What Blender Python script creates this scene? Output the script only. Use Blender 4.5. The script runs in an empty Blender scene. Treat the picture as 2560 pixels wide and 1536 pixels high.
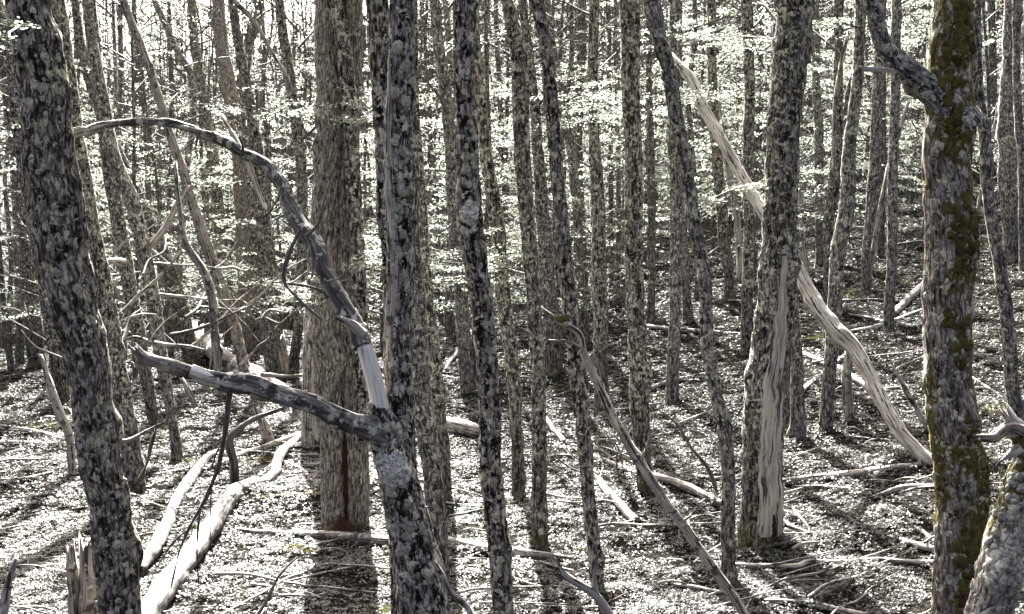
import bpy, math, random
import numpy as np
from mathutils import Vector, Matrix

random.seed(11)
RNG = np.random.default_rng(11)
SC = bpy.context.scene
COL = SC.collection

# ---------------------------------------------------------------- camera, sky, sun, exposure
FPX = 3090.0                      # focal length in photograph pixels (2560 wide)
CAMZ = 4.2
PITCH = math.atan(270.0 / FPX)
cam_data = bpy.data.cameras.new("camera")
cam_data.sensor_width = 36.0
cam_data.lens = FPX / 2560.0 * 36.0
cam_data.clip_end = 2000.0
cam = bpy.data.objects.new("camera", cam_data)
cam.location = (0, 0, CAMZ)
cam.rotation_euler = (math.pi / 2 - PITCH, 0, 0)
COL.objects.link(cam)
SC.camera = cam

SUN_EL = math.radians(41.0)
SUN_AZ = math.radians(-8.0)       # from +Y towards +X
world = bpy.data.worlds.new("World")
SC.world = world
world.use_nodes = True
wn = world.node_tree
sky = wn.nodes.new("ShaderNodeTexSky")
sky.sky_type = 'NISHITA'
sky.sun_disc = False
sky.sun_elevation = SUN_EL
sky.sun_rotation = SUN_AZ
sky.air_density = 0.25
sky.dust_density = 10.0
sky.ozone_density = 1.0
wn.links.new(sky.outputs[0], wn.nodes["Background"].inputs[0])
wn.nodes["Background"].inputs[1].default_value = 0.05

sun_data = bpy.data.lights.new("sun", 'SUN')
sun_data.energy = 5.0
sun_data.angle = math.radians(0.55)
sun_data.color = (1.0, 0.975, 0.94)
sun = bpy.data.objects.new("sun", sun_data)
sv = Vector((math.sin(SUN_AZ) * math.cos(SUN_EL), math.cos(SUN_AZ) * math.cos(SUN_EL), math.sin(SUN_EL)))
sun.rotation_euler = (-sv).to_track_quat('-Z', 'Y').to_euler()
COL.objects.link(sun)

SC.view_settings.view_transform = 'Standard'
SC.view_settings.look = 'None'
SC.view_settings.exposure = 4.0
SC.view_settings.gamma = 1.0
SC.render.engine = 'CYCLES'
SC.cycles.max_bounces = 4
SC.cycles.diffuse_bounces = 2
SC.cycles.transmission_bounces = 4
SC.cycles.use_denoising = True

# ---------------------------------------------------------------- numeric helpers
def _hash(ix, iy, iz):
    n = (ix * 374761393 + iy * 668265263 + iz * 2147483647 // 7 * 31) & 0xFFFFFFFF
    n = ((n ^ (n >> 13)) * 1274126177) & 0xFFFFFFFF
    n = ((n ^ (n >> 16)) * 2246822519) & 0xFFFFFFFF
    return ((n ^ (n >> 15)) & 0xFFFFFF) / float(0xFFFFFF)

def vnoise(p):
    p = np.asarray(p, dtype=np.float64)
    i = np.floor(p).astype(np.int64)
    f = p - i
    f = f * f * (3 - 2 * f)
    x, y, z = i[..., 0], i[..., 1], i[..., 2]
    fx, fy, fz = f[..., 0], f[..., 1], f[..., 2]
    def L(a, b, t): return a + (b - a) * t
    return L(L(L(_hash(x, y, z), _hash(x + 1, y, z), fx), L(_hash(x, y + 1, z), _hash(x + 1, y + 1, z), fx), fy),
             L(L(_hash(x, y, z + 1), _hash(x + 1, y, z + 1), fx), L(_hash(x, y + 1, z + 1), _hash(x + 1, y + 1, z + 1), fx), fy), fz)

def fbm(p, o=3):
    s, a, t = 0, 1.0, 0
    p = np.asarray(p, dtype=np.float64)
    for k in range(o):
        s = s + a * vnoise(p + 17.3 * k); t += a; a *= 0.5; p = p * 2.03
    return s / t

def sp(u, k=1.0):
    return np.logaddexp(0, np.asarray(u, dtype=np.float64) * k) / k

def sst(a, b, x):
    t = np.clip((np.asarray(x, dtype=np.float64) - a) / (b - a), 0, 1)
    return t * t * (3 - 2 * t)

def ground(x, y):
    x = np.asarray(x, dtype=np.float64); y = np.asarray(y, dtype=np.float64)
    u = x + 0.25 * (y - 14) - 2
    rise = 0.22 * sp(u)
    rise = np.where(rise > 6, 6 + (rise - 6) * 0.5, rise)
    z = rise - 0.06 * sp(-x - 3)
    z = z - 0.11 * sp(y - 41, 0.6) + 0.11 * sp(y - 66, 0.3) + 0.30 * sp(y - 84, 0.15) - 0.26 * sp(y - 190, 0.1)
    z = z + 2.5 * sst(9.0, 0.5, y)
    q = np.stack([x, y, np.zeros_like(x)], -1)
    near = sst(90, 40, np.abs(y)) 
    z = z + near * ((fbm(q * 0.45, 2) - 0.5) * 0.34 + (vnoise(q * 1.9 + 5) - 0.5) * 0.10 + (vnoise(q * 5.1 + 9) - 0.5) * 0.045)
    return z

cp, spt = math.cos(PITCH), math.sin(PITCH)
def ray(px, py):
    a = (px - 1280.0) / FPX
    b = (768.0 - py) / FPX
    return np.array([a, cp + b * spt, -spt + b * cp])

def at(px, py, Y):
    d = ray(px, py)
    return np.array([0, 0, CAMZ]) + d * (Y / d[1])

def hit(px, py, y0=9.0, y1=120.0):
    d = ray(px, py)
    Y = np.arange(y0, y1, 0.04)
    X = d[0] / d[1] * Y
    Z = CAMZ + d[2] / d[1] * Y
    below = Z < ground(X, Y)
    k = int(np.argmax(below)) if below.any() else len(Y) - 1
    return float(Y[k])

def pxm(Y):                        # metres per photograph pixel at depth Y
    return Y / FPX

# ---------------------------------------------------------------- object helpers
def tag(o, label=None, cat=None, group=None, kind=None):
    if label: o["label"] = label
    if cat: o["category"] = cat
    if group: o["group"] = group
    if kind: o["kind"] = kind
    return o

def empty(name, loc):
    o = bpy.data.objects.new(name, None)
    o.empty_display_size = 0.2
    o.location = tuple(loc)
    COL.objects.link(o)
    return o

def mesh_np(name, V, F, mats, bc=None, h=None, mi=None, smooth=True):
    """V (n,3); F list of int arrays each (m,k), k = 3 or 4."""
    me = bpy.data.meshes.new(name)
    V = np.ascontiguousarray(V, dtype=np.float32)
    me.vertices.add(len(V)); me.vertices.foreach_set("co", V.ravel())
    fl = [np.asarray(f, dtype=np.int32) for f in F if len(f)]
    loops = np.concatenate([f.ravel() for f in fl])
    tot = np.concatenate([np.full(len(f), f.shape[1], dtype=np.int32) for f in fl])
    st = np.concatenate([[0], np.cumsum(tot)[:-1]]).astype(np.int32)
    me.loops.add(len(loops)); me.loops.foreach_set("vertex_index", loops)
    me.polygons.add(len(tot)); me.polygons.foreach_set("loop_start", st); me.polygons.foreach_set("loop_total", tot)
    me.polygons.foreach_set("use_smooth", np.full(len(tot), smooth))
    for m in mats: me.materials.append(m)
    if mi is not None: me.polygons.foreach_set("material_index", np.asarray(mi, dtype=np.int32))
    if bc is not None:
        a = me.attributes.new("bc", 'FLOAT_VECTOR', 'POINT'); a.data.foreach_set("vector", np.ascontiguousarray(bc, dtype=np.float32).ravel())
    if h is not None:
        a = me.attributes.new("h", 'FLOAT', 'POINT'); a.data.foreach_set("value", np.ascontiguousarray(h, dtype=np.float32))
    me.update(calc_edges=True)
    me.validate()
    return me

ACCESSORY = ('lichen', 'lichen_rosette', 'moss', 'bare_wood', 'hollow_shade', 'stub', 'side_twig', 'hooked_bark')
LASTPART = {}
def link(name, me, parent=None, loc=(0, 0, 0)):
    o = bpy.data.objects.new(name, me)
    o.location = tuple(loc)
    COL.objects.link(o)
    if parent is not None:
        if name in ACCESSORY and parent.name in LASTPART: parent = LASTPART[parent.name]   # a piece of the part it grows on
        elif name not in ("crown", "leafy_branch", "rotten_wood"): LASTPART[parent.name] = o
        o.parent = parent
    return o

# ---------------------------------------------------------------- materials
class NT:
    def __init__(s, name):
        s.m = bpy.data.materials.new(name); s.m.use_nodes = True
        s.t = s.m.node_tree; s.t.nodes.clear()
        s.out = s.n("ShaderNodeOutputMaterial")
    def n(s, typ, **k):
        o = s.t.nodes.new(typ)
        for a, v in k.items(): setattr(o, a, v)
        return o
    def set(s, sock, v):
        if hasattr(v, "is_output"): s.t.links.new(v, sock)
        elif isinstance(v, (tuple, list)):
            sock.default_value = tuple(v) + ((1,) if len(v) == 3 and len(sock.default_value) == 4 else ())
        else: sock.default_value = v
    def noise(s, vec, scale, detail=4, rough=0.55, dist=0.0):
        o = s.n("ShaderNodeTexNoise"); s.set(o.inputs["Vector"], vec)
        o.inputs["Scale"].default_value = scale; o.inputs["Detail"].default_value = detail
        o.inputs["Roughness"].default_value = rough; o.inputs["Distortion"].default_value = dist
        return o.outputs[0]
    def vor(s, vec, scale, feature='F1', out=0):
        o = s.n("ShaderNodeTexVoronoi", feature=feature); s.set(o.inputs["Vector"], vec); o.inputs["Scale"].default_value = scale
        return o.outputs[out]
    def mapping(s, vec, scale):
        o = s.n("ShaderNodeVectorMath", operation='MULTIPLY'); s.set(o.inputs[0], vec); o.inputs[1].default_value = scale
        return o.outputs[0]
    def vadd(s, a, b):
        o = s.n("ShaderNodeVectorMath", operation='ADD'); s.set(o.inputs[0], a); s.set(o.inputs[1], b); return o.outputs[0]
    def math(s, op, a, b=0.0, clamp=False):
        o = s.n("ShaderNodeMath", operation=op, use_clamp=clamp); s.set(o.inputs[0], a); s.set(o.inputs[1], b); return o.outputs[0]
    def ss(s, v, a, b, lo=0.0, hi=1.0):
        o = s.n("ShaderNodeMapRange", interpolation_type='SMOOTHSTEP'); s.set(o.inputs[0], v)
        o.inputs[1].default_value = a; o.inputs[2].default_value = b; o.inputs[3].default_value = lo; o.inputs[4].default_value = hi
        return o.outputs[0]
    def mix(s, f, a, b):
        o = s.n("ShaderNodeMix", data_type='RGBA'); s.set(o.inputs[0], f); s.set(o.inputs[6], a); s.set(o.inputs[7], b); return o.outputs[2]
    def ramp(s, f, stops):
        o = s.n("ShaderNodeValToRGB"); s.set(o.inputs[0], f)
        e = o.color_ramp.elements
        e[0].position, e[0].color = stops[0][0], tuple(stops[0][1]) + (1,)
        e[1].position, e[1].color = stops[-1][0], tuple(stops[-1][1]) + (1,)
        for p, c in stops[1:-1]:
            x = e.new(p); x.color = tuple(c) + (1,)
        return o.outputs[0]
    def bump(s, hgt, strength, dist, nrm=None):
        o = s.n("ShaderNodeBump"); s.set(o.inputs["Height"], hgt)
        o.inputs["Strength"].default_value = strength; o.inputs["Distance"].default_value = dist
        if nrm is not None: s.set(o.inputs["Normal"], nrm)
        return o.outputs[0]
    def principled(s, col, rough=0.8, spec=0.3, normal=None):
        o = s.n("ShaderNodeBsdfPrincipled"); s.set(o.inputs["Base Color"], col); s.set(o.inputs["Roughness"], rough)
        o.inputs["Specular IOR Level"].default_value = spec
        if normal is not None: s.set(o.inputs["Normal"], normal)
        return o.outputs[0]
    def done(s, sh):
        s.t.links.new(sh, s.out.inputs[0]); return s.m
    def coord(s):
        a = s.n("ShaderNodeAttribute", attribute_name="bc").outputs["Vector"]
        r = s.n("ShaderNodeObjectInfo").outputs["Random"]
        c = s.n("ShaderNodeCombineXYZ"); q = s.math('MULTIPLY', r, 53.0)
        for k in range(3): s.set(c.inputs[k], q)
        return s.vadd(a, c.outputs[0])

def bark(name, dark, mid, light, lichen=0.5, black=0.5, moss=0.0, red=0.3, furrow=1.0, footmoss=0.0, lich_scale=9.0, lich_h=True, pale=0.5,
         lich_col=(0.30, 0.285, 0.22), pale_col=(0.48, 0.455, 0.42)):
    s = NT(name)
    v = s.coord()
    h = s.n("ShaderNodeAttribute", attribute_name="h").outputs["Fac"]
    fib = s.noise(s.mapping(v, (38, 38, 9.0)), 1.0, 5, 0.68)
    col = s.ramp(fib, [(0.37, dark), (0.50, mid), (0.63, light)])
    big = s.noise(v, 2.3, 3, 0.55)
    # bleached, smoother patches and reddish bark
    pn = s.noise(s.mapping(v, (19, 19, 11)), 1.0, 5, 0.74, 0.3)
    col = s.mix(s.ss(pn, 0.52, 0.58, 0, pale), col, pale_col)
    rn = s.noise(s.mapping(s.vadd(v, (9, 3, 7)), (5, 5, 2.2)), 1.0, 4, 0.6)
    col = s.mix(s.ss(rn, 0.56, 0.68, 0, red), col, (0.13, 0.075, 0.052))
    # black crust
    bn = s.noise(s.mapping(s.vadd(v, (3, 11, 2)), (13, 13, 7.0)), 1.0, 5, 0.76, 0.3)
    t = 0.60 - 0.13 * black
    col = s.mix(s.ss(bn, t, t + 0.05, 0, min(1.0, black * 1.5)), col, (0.012, 0.011, 0.010))
    # pale lichen above the foot of the trunk
    ln = s.noise(s.vadd(v, (1, 5, 13)), lich_scale, 5, 0.66, 0.4)
    ln2 = s.noise(s.vadd(v, (21, 5, 3)), lich_scale * 0.42, 3, 0.6, 0.2)
    lm = s.math('ADD', s.math('MULTIPLY', ln, 0.72), s.math('MULTIPLY', ln2, 0.28))
    t = 0.60 - 0.09 * lichen
    lf = s.ss(lm, t, t + 0.03, 0, 1)
    if lich_h:
        hm = s.ss(s.math('ADD', h, s.math('MULTIPLY', big, 1.4)), 1.3, 2.3)
        lf = s.math('MULTIPLY', lf, hm)
    lcol = s.mix(s.noise(v, 31, 2, 0.5), tuple(c * 0.62 for c in lich_col), tuple(min(1, c * 1.3) for c in lich_col))
    col = s.mix(lf, col, lcol)
    if moss > 0:
        mn = s.noise(s.mapping(s.vadd(v, (4, 4, 4)), (1.9, 1.9, 1.1)), 1.0, 5, 0.62)
        t = 0.60 - 0.16 * moss
        mf = s.ss(mn, t, t + 0.06)
        mcol = s.mix(s.noise(v, 26, 3, 0.6), (0.028, 0.024, 0.007), (0.20, 0.172, 0.055))
        mf2 = s.math('MULTIPLY', mf, s.ss(lf, 0.3, 0.9, 1, 0.25))
        col = s.mix(mf2, col, mcol)
    if footmoss > 0:
        ff = s.math('ADD', h, s.math('MULTIPLY', s.noise(v, 5, 3), 0.75))
        col = s.mix(s.ss(ff, 0.42, 0.66, footmoss, 0), col, (0.10, 0.085, 0.02))
    crack = s.vor(s.vadd(s.mapping(v, (26, 26, 7)), s.mapping(rn, (2.2, 2.2, 2.2))), 1.0, 'DISTANCE_TO_EDGE')
    col = s.mix(s.ss(crack, 0.01, 0.11, 0.62, 0), col, tuple(c * 0.7 for c in dark))
    hg = s.math('ADD', fib, s.math('MULTIPLY', s.ss(crack, 0.0, 0.22), 0.4))
    nb = s.bump(hg, 0.75 * furrow, 0.02)
    return s.done(s.principled(col, 0.9, 0.1, nb))

def dead(name, lo, mid, hi, red=0.2, streak=1.0, lichen=0.0, ckf=30.0, ckt=0.545):
    s = NT(name)
    v = s.coord()
    f = s.noise(s.mapping(v, (38, 38, 2.2)), 1.0, 5, 0.62, 0.3)
    col = s.ramp(f, [(0.30, lo), (0.46, mid), (0.66, hi)])
    rn = s.noise(s.mapping(v, (6, 6, 1.6)), 1.0, 3, 0.6)
    col = s.mix(s.ss(rn, 0.55, 0.68, 0, red), col, (0.22, 0.105, 0.062))
    ck = s.noise(s.mapping(s.vadd(v, (5, 1, 9)), (ckf, ckf, ckf * 0.09)), 1.0, 5, 0.66, 0.2)
    col = s.mix(s.ss(ck, ckt, ckt + 0.04, 0, min(1.0, 0.9 * streak)), col, (0.02, 0.017, 0.014))
    if lichen > 0:
        ln = s.noise(v, 13, 4, 0.65)
        col = s.mix(s.ss(ln, 0.62 - 0.1 * lichen, 0.66 - 0.1 * lichen), col, (0.40, 0.40, 0.33))
        bn = s.noise(s.vadd(v, (7, 7, 7)), 8, 4, 0.65)
        col = s.mix(s.ss(bn, 0.56, 0.61, 0, 0.85), col, (0.018, 0.016, 0.014))
    nb = s.bump(s.math('SUBTRACT', f, ck), 0.6, 0.015)
    return s.done(s.principled(col, 0.72, 0.3, nb))

def leaf(name, c0, c1, trans, tcol, rough=0.38, spec=0.5):
    s = NT(name)
    r = s.n("ShaderNodeNewGeometry").outputs["Random Per Island"]
    col = s.mix(r, c0, c1)
    df = s.n("ShaderNodeBsdfDiffuse"); s.set(df.inputs[0], col)
    gl = s.n("ShaderNodeBsdfGlossy"); s.set(gl.inputs["Color"], (spec, spec, spec)); gl.inputs["Roughness"].default_value = rough
    ad = s.n("ShaderNodeAddShader"); s.t.links.new(df.outputs[0], ad.inputs[0]); s.t.links.new(gl.outputs[0], ad.inputs[1])
    sh = ad.outputs[0]
    tr = s.n("ShaderNodeBsdfTranslucent")
    s.set(tr.inputs[0], s.mix(r, tcol, tuple(c * 0.65 for c in tcol)))
    mx = s.n("ShaderNodeMixShader"); mx.inputs[0].default_value = trans
    s.t.links.new(sh, mx.inputs[1]); s.t.links.new(tr.outputs[0], mx.inputs[2])
    return s.done(mx.outputs[0])

M = {}
D3 = (0.018, 0.016, 0.014)
M['bark'] = bark("bark_lichened", (0.008, 0.007, 0.006), (0.105, 0.096, 0.084), (0.36, 0.335, 0.295), 0.78, 0.62, pale=0.45, red=0.2, footmoss=0.5, furrow=1.5, lich_scale=17.0, lich_col=(0.56, 0.54, 0.42))
M['bark2'] = bark("bark_lichened_grey", (0.010, 0.009, 0.008), (0.125, 0.117, 0.107), (0.40, 0.38, 0.35), 0.72, 0.52, pale=0.5, red=0.14, footmoss=0.1, furrow=1.5, lich_scale=17.0, lich_col=(0.57, 0.555, 0.46))
M['near'] = bark("bark_black_crusted", (0.008, 0.007, 0.006), (0.125, 0.112, 0.096), (0.44, 0.41, 0.36), 0.66, 0.72, pale=0.8, red=0.2, furrow=1.5, lich_h=False, lich_scale=14.0, lich_col=(0.60, 0.565, 0.455))
M['left'] = bark("bark_black_furrowed", (0.007, 0.006, 0.005), (0.12, 0.108, 0.092), (0.43, 0.395, 0.345), 0.68, 0.6, pale=0.75, red=0.2, furrow=1.9, lich_h=False, lich_scale=11.0, lich_col=(0.56, 0.53, 0.39))
M['rough'] = bark("bark_furrowed_brown", (0.016, 0.013, 0.010), (0.25, 0.222, 0.187), (0.52, 0.475, 0.41), 0.42, 0.14, pale=0.2, red=0.16, furrow=2.0, footmoss=0.55, lich_scale=13.0, lich_col=(0.50, 0.465, 0.34))
M['mossy'] = bark("bark_mossy", (0.012, 0.010, 0.008), (0.17, 0.142, 0.116), (0.44, 0.385, 0.33), 0.64, 0.3, moss=0.82, red=0.35, furrow=1.3, lich_h=False, lich_scale=13.0, lich_col=(0.58, 0.545, 0.41))
M['pink'] = bark("bark_shaggy_pale", (0.04, 0.033, 0.028), (0.29, 0.255, 0.22), (0.58, 0.52, 0.465), 0.70, 0.4, moss=0.3, red=0.12, furrow=1.6, lich_h=False, lich_scale=10.0, lich_col=(0.66, 0.62, 0.51))
M['barkfar'] = bark("bark_far", (0.010, 0.009, 0.008), (0.075, 0.069, 0.062), (0.22, 0.205, 0.185), 0.55, 0.4, red=0.12, lich_scale=12.0, lich_col=(0.34, 0.33, 0.27))
M['dead'] = dead("dead_wood_grey", (0.045, 0.040, 0.033), (0.25, 0.229, 0.195), (0.47, 0.437, 0.385), 0.12, 1.1, 0.25)
M['pale'] = dead("dead_wood_bleached", (0.09, 0.081, 0.068), (0.31, 0.287, 0.247), (0.52, 0.488, 0.43), 0.1, 1.1)
M['red'] = dead("dead_wood_reddish", (0.04, 0.033, 0.027), (0.22, 0.19, 0.158), (0.42, 0.38, 0.33), 0.3, 1.1, 0.2)
M['darklog'] = dead("dead_wood_dark", (0.01623, 0.014, 0.01184), (0.142, 0.128, 0.1115), (0.3652, 0.34, 0.306), 0.1, 1.0, 0.5)
M['blackb'] = dead("dead_wood_black_crusted", (0.009131, 0.008, 0.006909), (0.06087, 0.055, 0.04935), (0.3044, 0.285, 0.2616), 0.08, 0.8, 0.75)
M['twig'] = dead("twig_bark", (0.01623, 0.014, 0.01184), (0.06595, 0.057, 0.04935), (0.1623, 0.146, 0.1283), 0.08, 0.4)
M['sunlog'] = dead("log_wood_bleached", (0.02, 0.018, 0.0155), (0.085, 0.081, 0.073), (0.16, 0.154, 0.142), 0.12, 1.1, 0.0, 17.0, 0.515)
M['bare'] = dead("bare_weathered_wood", (0.10, 0.088, 0.071), (0.38, 0.342, 0.285), (0.56, 0.512, 0.44), 0.12, 1.0, 0.0, 20.0, 0.54)
M['white'] = dead("fresh_peeled_wood", (0.50, 0.465, 0.41), (0.76, 0.72, 0.65), (0.85, 0.82, 0.76), 0.12, 0.6, 0.0, 16.0, 0.57)
s_ = NT("lichen_crust"); v_ = s_.coord(); g_ = s_.n("ShaderNodeNewGeometry").outputs["Random Per Island"]
n_ = s_.noise(v_, 55, 4, 0.65)
c_ = s_.mix(g_, (0.25, 0.24, 0.19), (0.50, 0.485, 0.39))
c_ = s_.mix(s_.ss(n_, 0.35, 0.6, 0.75, 0), c_, (0.10, 0.095, 0.075))
M['lichen'] = s_.done(s_.principled(c_, 0.9, 0.15, s_.bump(n_, 0.8, 0.01)))
s_ = NT("lichen_rosette"); v_ = s_.coord(); n_ = s_.noise(v_, 70, 4, 0.7)
M['rosette'] = s_.done(s_.principled(s_.mix(s_.ss(n_, 0.38, 0.6), (0.16, 0.155, 0.135), (0.72, 0.70, 0.63)), 0.9, 0.15, s_.bump(n_, 1.0, 0.015)))
s_ = NT("moss_cushion"); v_ = s_.coord()
n_ = s_.noise(v_, 60, 4, 0.7); n2_ = s_.noise(v_, 7, 3, 0.6)
c_ = s_.mix(n_, (0.028, 0.025, 0.007), (0.21, 0.185, 0.06)); c_ = s_.mix(s_.ss(n2_, 0.4, 0.65), c_, (0.05, 0.032, 0.012))
M['moss'] = s_.done(s_.principled(c_, 0.95, 0.1, s_.bump(n_, 1.0, 0.02)))
s_ = NT("rotten_wood"); v_ = s_.coord(); n_ = s_.noise(v_, 40, 4, 0.7)
M['rot'] = s_.done(s_.principled(s_.mix(n_, (0.010, 0.006, 0.004), (0.06, 0.028, 0.018)), 0.95, 0.1, s_.bump(n_, 1.0, 0.02)))
M['leaf'] = leaf("beech_leaf", (0.085, 0.09, 0.052), (0.12, 0.122, 0.082), 0.62, (0.40, 0.455, 0.36), 0.40, 0.05)
M['farleaf'] = leaf("far_leaf", (0.09, 0.095, 0.06), (0.12, 0.125, 0.085), 0.62, (0.42, 0.475, 0.385), 0.42, 0.05)
M['gleaf'] = leaf("ground_leaf", (0.020, 0.021, 0.017), (0.068, 0.068, 0.059), 0.2, (0.09, 0.09, 0.072), 0.42, 0.032)

s_ = NT("forest_floor")
p_ = s_.n("ShaderNodeNewGeometry").outputs["Position"]
a_ = s_.noise(p_, 0.55, 4, 0.6); b_ = s_.noise(p_, 22, 5, 0.72); d_ = s_.noise(p_, 4.5, 4, 0.65)
c_ = s_.ramp(b_, [(0.33, (0.004, 0.0035, 0.003)), (0.50, (0.012, 0.011, 0.009)), (0.64, (0.045, 0.041, 0.035))])
c_ = s_.mix(s_.ss(d_, 0.55, 0.68, 0, 0.6), c_, (0.025, 0.019, 0.015))
c_ = s_.mix(s_.ss(a_, 0.60, 0.68, 0, 0.8), c_, s_.mix(b_, (0.025, 0.025, 0.008), (0.07, 0.066, 0.025)))
nb_ = s_.bump(d_, 0.8, 0.15); nb_ = s_.bump(b_, 1.0, 0.05, nb_)
df_ = s_.n("ShaderNodeBsdfDiffuse"); s_.set(df_.inputs[0], c_); s_.set(df_.inputs["Normal"], nb_)
M['ground'] = s_.done(df_.outputs[0])

# ---------------------------------------------------------------- ground sheet
def lines(bands):
    out = []
    for a, b, st in bands:
        out.append(np.arange(a, b, st))
    return np.unique(np.round(np.concatenate(out), 4))
gx = lines([(-900, -120, 60), (-120, -30, 4), (-30, -12, 0.5), (-12, 14, 0.14), (14, 34, 0.4), (34, 120, 4), (120, 901, 60)])
gy = lines([(-400, -20, 40), (-20, 8, 1.0), (8, 30, 0.14), (30, 46, 0.25), (46, 110, 1.5), (110, 250, 8), (250, 1501, 60)])
X, Y = np.meshgrid(gx, gy)
Z = ground(X, Y)
V = np.stack([X, Y, Z], -1).reshape(-1, 3)
nx, ny = len(gx), len(gy)
ii = (np.arange(ny - 1)[:, None] * nx + np.arange(nx - 1)[None, :]).ravel()
F = np.stack([ii, ii + 1, ii + nx + 1, ii + nx], -1)
g = link("ground", mesh_np("ground", V, [F], [M['ground']]))
tag(g, kind="structure")

# ---------------------------------------------------------------- tubes: trunks, limbs and logs
def catmull(P, step):
    """P (n,4): x y z r -> resampled along the curve about every step metres (array step allowed)."""
    P = np.asarray(P, dtype=np.float64)
    if len(P) < 2: return P
    Q = np.vstack([2 * P[0] - P[1], P, 2 * P[-1] - P[-2]])
    out = []
    for k in range(1, len(Q) - 2):
        p0, p1, p2, p3 = Q[k - 1], Q[k], Q[k + 1], Q[k + 2]
        L = np.linalg.norm(p2[:3] - p1[:3])
        n = max(1, int(math.ceil(L / step)))
        t = (np.arange(n) / n)[:, None]
        out.append(0.5 * ((2 * p1) + (-p0 + p2) * t + (2 * p0 - 5 * p1 + 4 * p2 - p3) * t ** 2 + (-p0 + 3 * p1 - 3 * p2 + p3) * t ** 3))
    out.append(P[-1:])
    R = np.vstack(out)
    R[:, 3] = np.clip(R[:, 3], P[:, 3].min() * 0.6, P[:, 3].max() * 1.3)
    return R

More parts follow.
